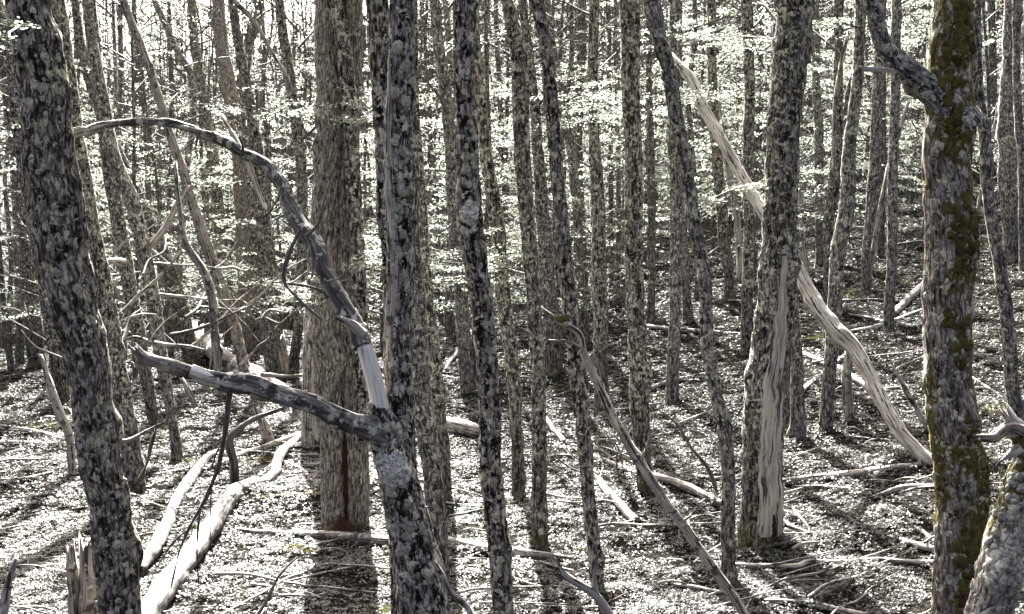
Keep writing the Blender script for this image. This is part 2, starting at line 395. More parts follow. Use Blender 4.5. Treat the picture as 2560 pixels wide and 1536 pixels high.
class Tube:
    def __init__(s, P, seg=14, lump=0.10, furrow=0.0, fk=26.0, knots=0, kink=0.0, seed=0.0, wob=0.0, tip='cap', root='open', flare=0.0, h0=None, twist=0.0):
        """P resampled (n,4) from root to tip."""
        C = P[:, :3].copy(); R = P[:, 3].copy()
        d = np.gradient(C, axis=0); d /= np.linalg.norm(d, axis=1)[:, None] + 1e-9
        S = np.concatenate([[0], np.cumsum(np.linalg.norm(np.diff(C, axis=0), axis=1))])
        mean = C[-1] - C[0]
        ref = np.array([1.0, 0, 0]) if abs(mean[2]) > 0.55 * np.linalg.norm(mean) else np.array([0, 0, 1.0])
        u = ref[None, :] - d * (d @ ref)[:, None]; u /= np.linalg.norm(u, axis=1)[:, None] + 1e-9
        w = np.cross(d, u)
        if wob > 0:
            C = C + u * ((vnoise(np.stack([S * 1.1 + seed, S * 0, S * 0], -1)) - 0.5) * wob)[:, None] + w * ((vnoise(np.stack([S * 1.1, S * 0 + 7 + seed, S * 0], -1)) - 0.5) * wob)[:, None]
        if kink > 0:
            for ax, o_ in ((u, 3.0), (w, 11.0)):
                kk = (vnoise(np.stack([S * 3.3 + seed, S * 0 + o_, S * 0], -1)) - 0.5) + 0.6 * (vnoise(np.stack([S * 8.1 + seed, S * 0 + o_, S * 0 + 5], -1)) - 0.5)
                C = C + ax * (kk * kink * R)[:, None]
        th = np.linspace(0, 2 * math.pi, seg, endpoint=False)
        ct, st = np.cos(th)[None, :], np.sin(th)[None, :]
        rr = np.repeat(R[:, None], seg, 1)
        SS = np.repeat(S[:, None], seg, 1)
        tw = twist * SS
        cx, sx = np.cos(th[None, :] + tw), np.sin(th[None, :] + tw)
        bc = np.stack([rr * cx, rr * sx, SS], -1) + np.array([seed * 3.1, seed * 1.7, seed * 5.3])
        low = vnoise(np.stack([cx * 1.3 + seed, sx * 1.3, SS * 0.9], -1)) - 0.5
        low2 = vnoise(np.stack([cx * 2.6 + seed * 2, sx * 2.6, SS * 3.2], -1)) - 0.5
        k = 1 + lump * (1.2 * low + 0.8 * low2)
        if furrow > 0:
            q = np.stack([rr * cx * fk, rr * sx * fk, SS * fk * 0.22], -1) + seed
            rg = np.abs(2 * vnoise(q) - 1)
            q2 = np.stack([rr * cx * fk * 2.1, rr * sx * fk * 2.1, SS * fk * 0.6], -1) + seed * 2
            k = k + (furrow * ((np.minimum(rg * 2.2, 1) - 0.6) + 0.45 * (vnoise(q2) - 0.5))) / np.maximum(rr, 0.01)
        if flare > 0:
            hh = SS
            but = 1 + 0.45 * np.cos(3 * th + seed)[None, :] + 0.3 * np.cos(5 * th + seed * 2)[None, :]
            k = k + flare * np.exp(-hh / 0.22) * np.maximum(but, 0.2)
        if knots > 0:
            kr = np.random.default_rng(int(abs(seed) * 100) + 1)
            for _ in range(int(knots * S[-1])):
                s0, t0, a0 = kr.uniform(0, S[-1]), kr.uniform(0, 6.28), kr.uniform(0.15, 0.5)
                r_k = np.interp(s0, S, R)
                dt = np.abs((th[None, :] - t0 + math.pi) % (2 * math.pi) - math.pi)
                k = k + a0 * np.exp(-((SS - s0) / (0.7 * r_k + 0.015)) ** 2 - (dt / 0.55) ** 2)
        k = np.maximum(k, 0.25)
        s.G = C[:, None, :] + (u[:, None, :] * ct[..., None] + w[:, None, :] * st[..., None]) * (rr * k)[..., None]
        s.C, s.R, s.S, s.seg, s.bc, s.d = C, R, S, seg, bc, d
        s.h = SS if h0 is None else SS + h0
        s.tip, s.root, s.seed = tip, root, seed
    def arrays(s, origin):
        n = len(s.C); m = s.seg
        V = (s.G - np.asarray(origin)).reshape(-1, 3)
        i = (np.arange(n - 1)[:, None] * m + np.arange(m)[None, :])
        j = (np.arange(n - 1)[:, None] * m + (np.arange(m) + 1)[None, :] % m)
        F = np.stack([i, j, j + m, i + m], -1).reshape(-1, 4)
        bc = s.bc.reshape(-1, 3); h = s.h.reshape(-1)
        T = []
        def cap(ring, off, flip):
            nonlocal V, bc, h
            c = len(V)
            V = np.vstack([V, (s.C[ring] + s.d[ring] * off - np.asarray(origin))[None]])
            bc = np.vstack([bc, s.bc[ring].mean(0)[None]]); h = np.append(h, s.h[ring].mean())
            a = ring * m + np.arange(m); b = ring * m + (np.arange(m) + 1) % m
            T.append(np.stack([b, a, np.full(m, c)] if flip else [a, b, np.full(m, c)], -1))
        if s.tip == 'jag':
            k = (n - 1) * m + np.arange(m)
            jag = (vnoise(np.stack([np.arange(m) * 0.9, np.full(m, s.seed), np.zeros(m)], -1)) ** 1.5)
            V[k] += s.d[-1][None] * (jag * s.R[-1] * 5.0)[:, None]
            cap(n - 1, -s.R[-1] * 1.0, False)
        elif s.tip == 'cap': cap(n - 1, s.R[-1] * 0.4, False)
        if s.root == 'cap': cap(0, -s.R[0] * 0.3, True)
        if s.root == 'jag':
            k = np.arange(m)
            jag = (vnoise(np.stack([np.arange(m) * 0.9, np.full(m, s.seed + 3), np.zeros(m)], -1)) ** 1.5)
            V[k] -= s.d[0][None] * (jag * s.R[0] * 4.0)[:, None]
            cap(0, s.R[0] * 0.8, True)
        return V, F, (np.vstack(T) if T else np.zeros((0, 3), int)), bc, h
    def mesh(s, name, mat, origin=(0, 0, 0)):
        V, F, T, bc, h = s.arrays(origin)
        return mesh_np(name, V, [F, T], [mat], bc, h)
    def surf(s, fi, ft):
        """sample the surface at ring index fi and angle ft (radians), with normals."""
        n, m = len(s.C), s.seg
        fi = np.clip(fi, 0, n - 1.001); ft = (ft / (2 * math.pi) * m) % m
        i = fi.astype(int); a = (fi - i)[..., None]
        j = ft.astype(int) % m; b = (ft - np.floor(ft))[..., None]; j2 = (j + 1) % m
        P = (s.G[i, j] * (1 - a) + s.G[i + 1, j] * a) * (1 - b) + (s.G[i, j2] * (1 - a) + s.G[i + 1, j2] * a) * b
        c = s.C[i] * (1 - a) + s.C[i + 1] * a
        nr = P - c; nr = nr - s.d[i] * (nr * s.d[i]).sum(-1, keepdims=True)
        nr /= np.linalg.norm(nr, axis=-1, keepdims=True) + 1e-9
        return P, nr
    def idx(s, sv_):
        return np.interp(sv_, s.S, np.arange(len(s.S)))
    def patch(s, sc, tc, rad, seed, thick=0.008, asp=1.0, ns=13, rings=3, ruff=0.0):
        """an irregular crust lying on the surface; returns V, T, Q, bc"""
        ang = np.linspace(0, 2 * math.pi, ns, endpoint=False)
        shape = 0.55 + 0.9 * vnoise(np.stack([np.cos(ang) * 1.6 + seed, np.sin(ang) * 1.6, np.full(ns, seed * 0.7)], -1))
        shape = shape * (1 + 0.28 * (vnoise(np.stack([np.cos(ang) * 5 + seed, np.sin(ang) * 5, np.full(ns, 3.0)], -1)) - 0.5))
        Vs, bcs = [], []
        r0 = np.interp(sc, s.S, s.R)
        for k in range(rings + 1):
            f = k / rings
            if k == 0:
                ds, dt = np.zeros(1), np.zeros(1)
            else:
                ds, dt = np.sin(ang) * rad * shape * f * asp, np.cos(ang) * rad * shape * f
            P, nr = s.surf(s.idx(sc + ds), tc + dt / max(r0, 0.02))
            off = thick * (1.0 - 0.55 * f) if k < rings else -0.003
            rf = 0 if ruff == 0 else ruff * (vnoise(np.stack([dt * 45, ds * 45, np.full(len(dt), seed)], -1)) - 0.3) * (1 if k else 0.4)
            Vs.append(P + nr * (np.zeros(len(dt)) + off + rf)[:, None])
            bcs.append(np.stack([dt, ds, np.zeros(len(dt))], -1) + seed)
        V = np.vstack(Vs); bc = np.vstack(bcs)
        T = np.stack([np.zeros(ns, int), 1 + np.arange(ns), 1 + (np.arange(ns) + 1) % ns], -1)
        Q = []
        for k in range(1, rings):
            a = 1 + (k - 1) * ns + np.arange(ns); b = 1 + (k - 1) * ns + (np.arange(ns) + 1) % ns
            Q.append(np.stack([a, a + ns, b + ns, b], -1))
        return V, T, (np.vstack(Q) if Q else np.zeros((0, 4), int)), bc

def strip(tube, s0, s1, tc, hw, seed, off=0.006, ns=60, nt=9, amp=0.35):
    """one long irregular plate lying on the surface between s0 and s1; tc, hw functions of f 0..1 (radians)."""
    f = np.linspace(0, 1, ns)
    sc = s0 + (s1 - s0) * f
    wl = 1 + amp * 2 * (fbm(np.stack([sc * 6 + seed, f * 0, f * 0], -1)) - 0.5); wr = 1 + amp * 2 * (fbm(np.stack([sc * 6, f * 0 + seed, f * 0 + 4], -1)) - 0.5)
    h = np.array([hw(x) for x in f]); t0 = np.array([tc(x) for x in f])
    u = np.linspace(-1, 1, nt)
    tt = t0[:, None] + np.where(u[None, :] < 0, wl[:, None], wr[:, None]) * u[None, :] * h[:, None]
    ss_ = np.repeat(sc[:, None], nt, 1)
    P, nr = tube.surf(tube.idx(ss_), tt)
    o = np.where(np.abs(u) > 0.99, -0.004, off)[None, :] * np.where((f < 0.01) | (f > 0.99), -0.5, 1)[:, None]
    V = (P + nr * o[..., None]).reshape(-1, 3)
    r0 = np.interp(sc, tube.S, tube.R)[:, None]
    bc = np.stack([r0 * np.cos(tt), r0 * np.sin(tt), ss_], -1).reshape(-1, 3) + seed
    i = (np.arange(ns - 1)[:, None] * nt + np.arange(nt - 1)[None, :]).ravel()
    return V, np.zeros((0, 3), int), np.stack([i, i + 1, i + nt + 1, i + nt], -1), bc

def joined(patches, name, mat, origin):
    Vs, Ts, Qs, Bs, o = [], [], [], [], 0
    for V, T, Q, bc in patches:
        Vs.append(V); Ts.append(T + o); Qs.append(Q + o); Bs.append(bc); o += len(V)
    V = np.vstack(Vs) - np.asarray(origin)
    return mesh_np(name, V, [np.vstack(Ts), np.vstack(Qs)], [mat], np.vstack(Bs))

def crusts(tube, root, origin, n, s0, s1, rmin, rmax, seed, mat='lichen', name='lichen', thick=0.008, asp=1.2, cam_only=True, kind='stuff', pw=2.0, label=None):
    rs = np.random.default_rng(seed)
    ps = []
    for k in range(n):
        sc = rs.uniform(s0, s1)
        tc = -math.pi / 2 + (rs.normal(0, 0.85) if cam_only else rs.uniform(-math.pi, math.pi))
        rad = rmin + (rmax - rmin) * rs.random() ** pw
        ps.append(tube.patch(sc, tc, rad, rs.uniform(0, 90), thick * (0.6 + 0.8 * rs.random()), asp, ruff=thick * 0.7))
    o = link(name, joined(ps, name, M[mat], origin), root)
    o["kind"] = kind
    if label: o["label"] = label
    return o

# ---------------------------------------------------------------- crowns
def leaf_quads(P, A, size, tilt, rs, asp=0.62):
    """P centres, A azimuth of the leaf axis; rhombic leaves lying nearly flat."""
    n = len(P)
    ax = np.stack([np.cos(A), np.sin(A), rs.normal(0, tilt, n)], -1); ax /= np.linalg.norm(ax, axis=1)[:, None]
    pr = np.stack([-np.sin(A), np.cos(A), rs.normal(0, tilt, n)], -1); pr /= np.linalg.norm(pr, axis=1)[:, None]
    L = (size * (0.6 + 0.8 * rs.random(n)))[:, None]
    V = np.stack([P - ax * L * 0.5, P + pr * L * 0.5 * asp, P + ax * L * 0.5, P - pr * L * 0.5 * asp], 1).reshape(-1, 3)
    F = np.arange(4 * n).reshape(-1, 4)
    return V, F

def spray_pts(base, az, L, nleaf, rs, droop=0.12):
    """positions of leaves of a flat fan of twigs, and the twig polylines"""
    t = rs.random(nleaf) ** 0.75
    wid = 0.42 * L * np.sin(np.pi * np.clip(t * 0.85 + 0.12, 0, 1)) 
    w = rs.uniform(-1, 1, nleaf) * wid
    d = np.array([math.cos(az), math.sin(az), 0]); p = np.array([-math.sin(az), math.cos(az), 0])
    z = -droop * L * t ** 2 + rs.normal(0, 0.012 + 0.012 * L, nleaf) - 0.06 * np.abs(w)
    P = base + d * (t * L + 0.35 * np.abs(w))[:, None] + p * w[:, None] + np.array([0, 0, 1.0]) * z[:, None]
    A = az + np.sign(w) * rs.uniform(0.2, 1.2, nleaf)
    tw = [np.array([base, base + d * L * 0.5 + np.array([0, 0, -droop * L * 0.25]), base + d * L + np.array([0, 0, -droop * L])])]
    for k in range(4):
        tt = 0.2 + 0.18 * k; sg = -1 if k % 2 else 1
        b = base + d * L * tt + np.array([0, 0, -droop * L * tt * tt])
        tw.append(np.array([b, b + (d * 0.26 + p * sg * 0.3) * L + np.array([0, 0, -0.03 * L])]))
    return P, A, tw

def simple_tube(pts, r0, r1, seg=4):
    pts = np.asarray(pts, float); n = len(pts)
    d = np.gradient(pts, axis=0); d /= np.linalg.norm(d, axis=1)[:, None] + 1e-9
    ref = np.array([0.3, 0.2, 1.0]); u = np.cross(d, ref); u /= np.linalg.norm(u, axis=1)[:, None] + 1e-9; w = np.cross(d, u)
    th = np.linspace(0, 2 * math.pi, seg, endpoint=False)
    r = np.linspace(r0, r1, n)
    V = pts[:, None] + (u[:, None] * np.cos(th)[None, :, None] + w[:, None] * np.sin(th)[None, :, None]) * r[:, None, None]
    i = (np.arange(n - 1)[:, None] * seg + np.arange(seg)); j = (np.arange(n - 1)[:, None] * seg + (np.arange(seg) + 1) % seg)
    F = np.stack([i, j, j + seg, i + seg], -1).reshape(-1, 4)
    S = np.repeat(np.linspace(0, 1, n)[:, None], seg, 1)
    bc = np.stack([V[..., 0], V[..., 1], V[..., 2]], -1)
    return V.reshape(-1, 3), F, bc.reshape(-1, 3)

class Foliage:
    def __init__(s): s.W, s.Lv = [], []
    def wood(s, pts, r0, r1, seg=4): s.W.append(simple_tube(pts, r0, r1, seg))
    def spray(s, base, az, L, nleaf, size, rs, droop=0.12, tilt=0.42, twr=0.004):
        P, A, tw = spray_pts(np.asarray(base, float), az, L, nleaf, rs, droop)
        s.Lv.append(leaf_quads(P, A, np.full(nleaf, size), tilt, rs))
        for k, t in enumerate(tw): s.wood(t, twr if k == 0 else twr * 0.6, twr * 0.35, 3)
    def mesh(s, name, leafmat='leaf', woodmat='twig', origin=(0, 0, 0)):
        Vs, Fs, mi, bcs, o = [], [], [], [], 0
        for V, F, bc in s.W:
            Vs.append(V); Fs.append(F + o); mi.append(np.zeros(len(F), int)); bcs.append(bc); o += len(V)
        for V, F in s.Lv:
            Vs.append(V); Fs.append(F + o); mi.append(np.ones(len(F), int)); bcs.append(V * 0); o += len(V)
        return mesh_np(name, np.vstack(Vs) - np.asarray(origin), [np.vstack(Fs)], [M[woodmat], M[leafmat]], np.vstack(bcs), mi=np.concatenate(mi), smooth=False)

def crown_mesh(seed, z0, z1, nlimb, R, sprays, nleaf, size, bare=0.25, up=0.5, r0=0.028, pw=1.0, thin=0.0):
    rs = np.random.default_rng(seed)
    f = Foliage()
    for k in range(nlimb):
        q = (k + rs.random()) / nlimb
        z = z0 + (z1 - z0) * q ** pw
        az = rs.uniform(0, 2 * math.pi)
        L = R * (0.55 + 0.6 * rs.random()) * (1.0 - 0.45 * q)
        rise = up * L * rs.uniform(0.3, 1.1)
        t = np.linspace(0, 1, 6)
        aw = az + 0.5 * rs.normal() * t
        pts = np.stack([np.cos(aw) * L * t, np.sin(aw) * L * t, z + rise * np.sin(t * math.pi * 0.55) + rs.normal(0, 0.05, 6) * t], -1)
        rr = r0 * (0.6 + 0.7 * rs.random())
        f.wood(pts, rr, rr * 0.25, 5)
        nb = 4
        for b in range(nb):            # fine dead side twigs
            i = rs.integers(1, 5); a2 = az + rs.choice([-1, 1]) * rs.uniform(0.4, 1.2); l2 = L * rs.uniform(0.25, 0.5)
            e = pts[i] + np.array([math.cos(a2) * l2, math.sin(a2) * l2, l2 * rs.uniform(-0.1, 0.6)])
            m = (pts[i] + e) / 2 + rs.normal(0, 0.10, 3) * (0.5 + l2)
            f.wood(np.array([pts[i], m, e]), rr * 0.4, rr * 0.12, 3)
        if rs.random() < bare + thin * sst(5.0, 7.5, z): continue
        for b in range(sprays):
            tt = rs.uniform(0.3, 1.0); x = tt * 5; i = min(4, int(x))
            base = pts[i] + (pts[i + 1] - pts[i]) * (x - i)
            f.spray(base, az + rs.normal(0, 0.8), rs.uniform(0.55, 1.15), nleaf, size, rs)
    return f

CROWN_FULL = [crown_mesh(100 + k, 0.9, 13.5, 48, 2.3, 3, 52, 0.056, 0.12, 0.42, 0.022, 1.4, 0.85).mesh("crown_full") for k in range(5)]
CROWN_FAR = [crown_mesh(150 + k, 0.5, 14.0, 56, 2.4, 3, 36, 0.08, 0.15, 0.42, 0.022, 1.0, 0.25).mesh("crown_far") for k in range(4)]
CROWN_MID = [crown_mesh(200 + k, 0.0, 7.5, 12, 2.1, 2, 26, 0.055, 0.35, 0.5).mesh("crown_mid") for k in range(3)]
CROWN_NEAR = [crown_mesh(400 + k, 0.0, 6.0, 30, 2.9, 3, 60, 0.085, 0.1, 0.5, 0.035).mesh("crown_near") for k in range(3)]  # crowns above the frame, made dense to cut sky light on the floor
CROWN_TOP = [crown_mesh(300 + k, 0.0, 5.0, 12, 2.0, 1, 30, 0.055, 0.3, 0.6, 0.035).mesh("crown_top") for k in range(3)]

def stuff_part(o): o["kind"] = "stuff"; return o

# ---------------------------------------------------------------- traced things
COUNT = [0]
def path3(pts, Y0, Y1=None):
    """pixel polyline (x, y, width), listed from root to tip, set at depth Y0 (root) to Y1 (tip)."""
    out = []
    n = len(pts)
    py = np.array([p[1] for p in pts], float); 
    for k, (x, y, w) in enumerate(pts):
        t = 0 if n == 1 else abs(y - pts[0][1]) / max(1e-6, abs(pts[-1][1] - pts[0][1])) if abs(pts[-1][1] - pts[0][1]) > 60 else k / (n - 1)
        Yk = Y0 if Y1 is None else Y0 + (Y1 - Y0) * t
        p = at(x, y, Yk)
        out.append([p[0], p[1], p[2], 0.5 * w * pxm(Yk)])
    return np.array(out)

def tree(label, pts, Y=None, mat='bark', H=None, crown='top', group=None, cat='tree', name='tree', seg=None, step=None, furrow=None, lump=0.12, flare=0.34, Ytop=None, lich=0, wob=0.03, leafy=None):
    """pts from base to top in photograph pixels."""
    COUNT[0] += 1; seed = COUNT[0] * 1.37
    rs = random.Random(COUNT[0])
    P0 = pts[0]
    base_seen = Y is None
    if Y is None: Y = hit(P0[0], P0[1])
    P = path3(pts, Y, Ytop)
    near = Y < 13
    seg = seg or (40 if near else 24 if Y < 20 else 14)
    step = step or (0.035 if near else 0.07 if Y < 20 else 0.14)
    furrow = furrow if furrow is not None else (0.011 if near else 0.009 if Y < 20 else 0.006)
    b = P[0].copy(); gz = float(ground(b[0], b[1]))
    if not base_seen or b[2] > gz + 0.1:
        d = P[0] - P[1]; d = d / max(1e-6, abs(d[2])); 
        k = max(0.0, b[2] - gz)
        ext = b + d * k * np.array([0.6, 0.6, 1, 0]); ext[2] = gz; ext[3] = b[3] * 1.12
        P = np.vstack([ext[None], P]) if k > 0.05 else P
    P[0][2] = gz - 0.0
    foot = P[0].copy(); foot[2] -= 0.25
    base = np.array([P[0][0], P[0][1], gz])
    P = np.vstack([foot[None], P])
    vis = catmull(P, step)
    H = H or rs.uniform(12.5, 15.5)
    ztop = gz + H
    last = P[-1]; prev = P[-2]
    dirv = (last - prev)[:3]; dirv /= np.linalg.norm(dirv)
    ext = []
    p = last.copy(); n = max(3, int((ztop - last[2]) / 0.8)); dz = (ztop - last[2]) / n
    for k in range(1, n + 1):
        f = max(0.0, 1 - k / 4.0)
        p = p.copy(); p[0] += dirv[0] / max(0.4, dirv[2]) * dz * f; p[1] += dirv[1] / max(0.4, dirv[2]) * dz * f; p[2] += dz
        p[3] = last[3] * (1 - 0.85 * k / n)
        ext.append(p)
    full = np.vstack([vis, catmull(np.vstack([last[None], np.array(ext)]), 0.4)[1:]])
    tb = Tube(full, seg, lump, furrow, knots=0.9, kink=0.18, seed=seed, wob=wob, flare=flare if base_seen else 0.08, h0=-0.25)
    root = empty(name, base)
    tag(root, label, cat, group)
    link("trunk", tb.mesh("trunk", M[mat], base), root)
    if crown:
        me = ((CROWN_NEAR if Y < 18.5 else CROWN_TOP) if crown == 'top' else CROWN_MID if crown == 'mid' else CROWN_FULL)[COUNT[0] % 3]
        zf = CAMZ + 0.172 * Y
        zc = max(zf, gz + H * 0.55) if crown == 'top' else gz + H * 0.40 if crown == 'mid' else gz + 0.5
        i = int(np.argmin(np.abs(full[:, 2] - zc)))
        c = link("crown", me, root, (full[i, 0] - base[0], full[i, 1] - base[1], zc - base[2]))
        top_h = {'top': 5.0, 'mid': 7.5}.get(crown, 13.5)
        c.scale = (1, 1, max(0.5, (ztop - zc) / top_h)); c.rotation_euler = (0, 0, rs.uniform(0, 6.28))
        stuff_part(c)
    if lich:
        smax = np.interp(zc if crown else last[2], full[:, 2], tb.S)
        smax = np.interp(last[2], full[:, 2], tb.S)
        crusts(tb, root, base, int(lich * 1.3), 0.3, smax, 0.006, 0.034, COUNT[0])
    return root, tb, base

def pole(name, label, cat, pts, Y0=None, Y1=None, mat='dead', seg=12, step=0.05, tip='jag', root='open', lump=0.18, furrow=0.009, wob=0.03, parent=None, origin=None, group=None, kink=None):
    """a dead stem or branch; pts from root to tip."""
    COUNT[0] += 1
    if Y0 is None:
        Y0 = hit(pts[0][0], pts[0][1]); 
    P = path3(pts, Y0, Y1)
    if origin is None: origin = P[0][:3].copy()
    tb = Tube(catmull(P, step), seg, lump * 1.2, furrow, knots=2.6, kink=kink if kink is not None else 0.16, seed=COUNT[0] * 1.37, wob=wob, tip=tip, root=root)
    tb.h = tb.h * 0 + 5.0
    o = link(name, tb.mesh(name, M[mat], origin), parent, origin if parent is None else (0, 0, 0))
    if parent is None: tag(o, label, cat, group)
    elif label: o["label"] = label
    return o, tb

def log(name, label, cat, pts, mat='dead', seg=12, step=0.08, lump=0.16, furrow=0.007, lift=0.25, group=None, tip='jag', root='jag', wob=0.05, dY=None, parent=None):
    """a stem lying on the ground; each pixel point is dropped to the ground at its own depth."""
    COUNT[0] += 1
    P = []
    for k, (x, y, w) in enumerate(pts):
        Yk = hit(x, y + w * 0.4)
        r = 0.5 * w * pxm(Yk)
        p = at(x, y, Yk)
        z = float(ground(p[0], p[1])) + r * (0.55 + lift)
        P.append([p[0], p[1], max(p[2], z), r])
    P = np.array(P)
    tb = Tube(catmull(P, step), seg, lump * 1.2, furrow, knots=1.2, kink=0.16 if P[0][3] < 0.05 else 0.08, seed=COUNT[0] * 1.37, wob=wob, tip=tip, root=root)
    tb.h = tb.h * 0 + 5.0
    o0 = P[0][:3].copy()
    o = link(name, tb.mesh(name, M[mat], o0), None, o0)
    tag(o, label, cat, group)
    return o, tb

def TT(label, pts, **k): return tree(label, pts[::-1], **k)
FARG = "slender trees of the background wood"
FARL = "slender lichen-flecked tree among the many thin trunks of the background wood"

# --- the forked foreground tree (leaning trunk, upright stem, arching branch, broken side branch)
DF = 8.6
root, tb, bs = TT("foreground leaning tree with big grey lichen rosette, arched black branch and peeled white wood",
    [(950, 1055, 62), (972, 1128, 84), (1003, 1231, 98), (1026, 1335, 112), (1047, 1438, 128), (1056, 1536, 134)], Y=DF, mat='near', crown=None, H=3.9, lich=60, furrow=0.012)
# cut the automatic extension of that trunk: rebuild it to end at the fork
for ch in list(root.children): bpy.data.objects.remove(ch, do_unlink=True)
P = path3([(1062, 1600, 138), (1056, 1536, 134), (1047, 1438, 128), (1026, 1335, 112), (1003, 1231, 100), (975, 1128, 88), (962, 1075, 84), (948, 1040, 66), (938, 1005, 44)], DF)
gz = float(ground(P[0][0], P[0][1])); f0 = P[0].copy(); f0[2] = gz - 0.2; f0[0] += 0.05; f0[3] *= 1.15
tb = Tube(catmull(np.vstack([f0[None], P]), 0.03), 48, 0.12, 0.012, seed=4.4, wob=0.02)
tb.h = tb.h * 0 + 5
bs = np.array([f0[0], f0[1], gz]); root.location = tuple(bs)
link("trunk", tb.mesh("trunk", M['near'], bs), root)
crusts(tb, root, bs, 120, 0.2, tb.S[-1] - 0.15, 0.007, 0.045, 77)
# the big rosette at (985, 1165) and its neighbours
sR = float(np.interp(at(985, 1165, DF)[2], tb.C[:, 2], tb.S))
o = link("lichen_rosette", joined([tb.patch(sR, -math.pi / 2 + 0.12, 0.12, 12.0, 0.035, 1.15, 40, 8, 0.03)], "lichen_rosette", M['rosette'], bs), root)
o["label"] = "big round ruffled grey lichen rosette"
Pst = path3([(1015, 1215, 60), (1008, 1120, 62), (1004, 1024, 66), (992, 857, 66), (1000, 685, 68), (992, 512, 64), (994, 480, 70), (999, 345, 69), (1007, 172, 66), (1009, 0, 62), (1011, -60, 60)], DF + 0.12)
top = Pst[-1].copy(); ext = [top + np.array([0.02 * k, 0.03 * k, 0.8 * k, -top[3] * 0.085 * k]) for k in range(1, 11)]
st = Tube(np.vstack([catmull(Pst, 0.035), catmull(np.vstack([top[None], np.array(ext)]), 0.3)[1:]]), 40, 0.12, 0.011, seed=9.1, wob=0.02)
st.h = st.h * 0 + 5
link("stem", st.mesh("stem", M['near'], bs), root)
crusts(st, root, bs, 130, 0.2, 4.4, 0.007, 0.04, 78)
# a long strip of bare grey wood on its left flank
ps = [strip(st, 0.9, 3.1, lambda f: -math.pi / 2 - 0.75 + 0.25 * math.sin(f * 5), lambda f: 0.55 * math.sin(math.pi * min(0.98, f + 0.05)) ** 0.5, 3.3)]
o = link("bare_wood", joined(ps, "bare_wood", M['dead'], bs), root); o["label"] = "strip of bare grey wood down the upright stem"
c = link("crown", CROWN_NEAR[0], root, (top[0] - bs[0], top[1] - bs[1], top[2] + 2.5 - bs[2])); stuff_part(c)
# arched branch: white peeled foot, then black bark
pole("peeled_limb", "white peeled lower length of the arched branch", None,
     [(955, 1045, 46), (950, 995, 44), (933, 926, 42), (912, 862, 40)], DF, DF - 0.05, 'white', 24, 0.03, 'cap', parent=root, origin=bs, furrow=0.004, lump=0.06)
_, ab = pole("arched_branch", "black-barked arched branch reaching over to the left", None,
     [(914, 872, 46), (908, 852, 47), (892, 816, 44), (854, 760, 44), (819, 702, 42), (795, 633, 36), (761, 581, 36), (723, 529, 34), (700, 465, 30), (665, 418, 28), (640, 400, 27), (604, 385, 24), (552, 355, 23), (483, 327, 21), (414, 308, 19), (366, 305, 18), (310, 306, 15), (286, 309, 15), (241, 320, 22), (193, 335, 26)],
     DF - 0.05, DF + 0.9, 'blackb', 26, 0.03, 'jag', parent=root, origin=bs, furrow=0.013, lump=0.30, kink=0.55)
crusts(ab, root, bs, 60, 0.1, ab.S[-1], 0.006, 0.03, 79, cam_only=False)
pole("stub", "broken pale stub on the arched branch", None, [(905, 838, 26), (880, 815, 24), (852, 800, 14)], DF - 0.06, DF - 0.12, 'pale', 12, 0.03, parent=root, origin=bs)
pole("hanging_branch", None, None, [(752, 575, 12), (744, 590, 11), (723, 633, 10), (710, 702, 9), (750, 753, 7), (806, 802, 4)], DF + 0.35, DF + 0.2, 'twig', 7, 0.04, 'cap', parent=root, origin=bs)
pole("hanging_branch", None, None, [(815, 745, 12), (802, 730, 10), (768, 716, 8), (719, 710, 4)], DF + 0.1, DF - 0.1, 'twig', 7, 0.04, 'cap', parent=root, origin=bs)
for q, (pts, a, b) in enumerate([
    ([(700, 470, 8), (690, 505, 7), (665, 540, 5), (640, 545, 3)], 0.4, 0.2), ([(604, 388, 7), (600, 350, 6), (585, 320, 3)], 0.6, 0.5),
    ([(820, 700, 8), (850, 690, 6), (880, 665, 3)], 0.1, -0.2), ([(500, 332, 6), (490, 365, 5), (495, 400, 2)], 0.7, 0.6), ([(762, 585, 7), (790, 560, 5), (800, 530, 3)], 0.3, 0.1)]):
    pole("side_twig", None, None, pts, DF + a, DF + b, 'twig', 7, 0.03, 'jag', parent=root, origin=bs)
# side branch to the left with a black gnarl and a peeled end
_, sb = pole("side_branch", "black gnarled side branch", None,
     [(960, 1105, 60), (930, 1080, 56), (860, 1045, 50), (780, 1008, 47), (700, 985, 50), (640, 968, 58), (600, 960, 56), (560, 955, 46), (530, 950, 38)], DF - 0.02, DF - 0.45, 'blackb', 30, 0.025, 'jag', parent=root, origin=bs, lump=0.42, furrow=0.016, kink=0.45)
crusts(sb, root, bs, 40, 0.1, sb.S[-1], 0.006, 0.028, 80, cam_only=False)
pole("peeled_limb", "pale pinkish peeled end of the side branch", None, [(545, 953, 36), (515, 945, 34), (475, 930, 34)], DF - 0.43, DF - 0.5, 'white', 20, 0.03, 'cap', parent=root, origin=bs, furrow=0.003)
pole("side_branch", "broken grey tip of the side branch", None, [(485, 935, 36), (442, 922, 34), (400, 910, 31), (365, 898, 30), (350, 884, 20)], DF - 0.49, DF - 0.6, 'darklog', 20, 0.03, 'jag', parent=root, origin=bs, lump=0.2)
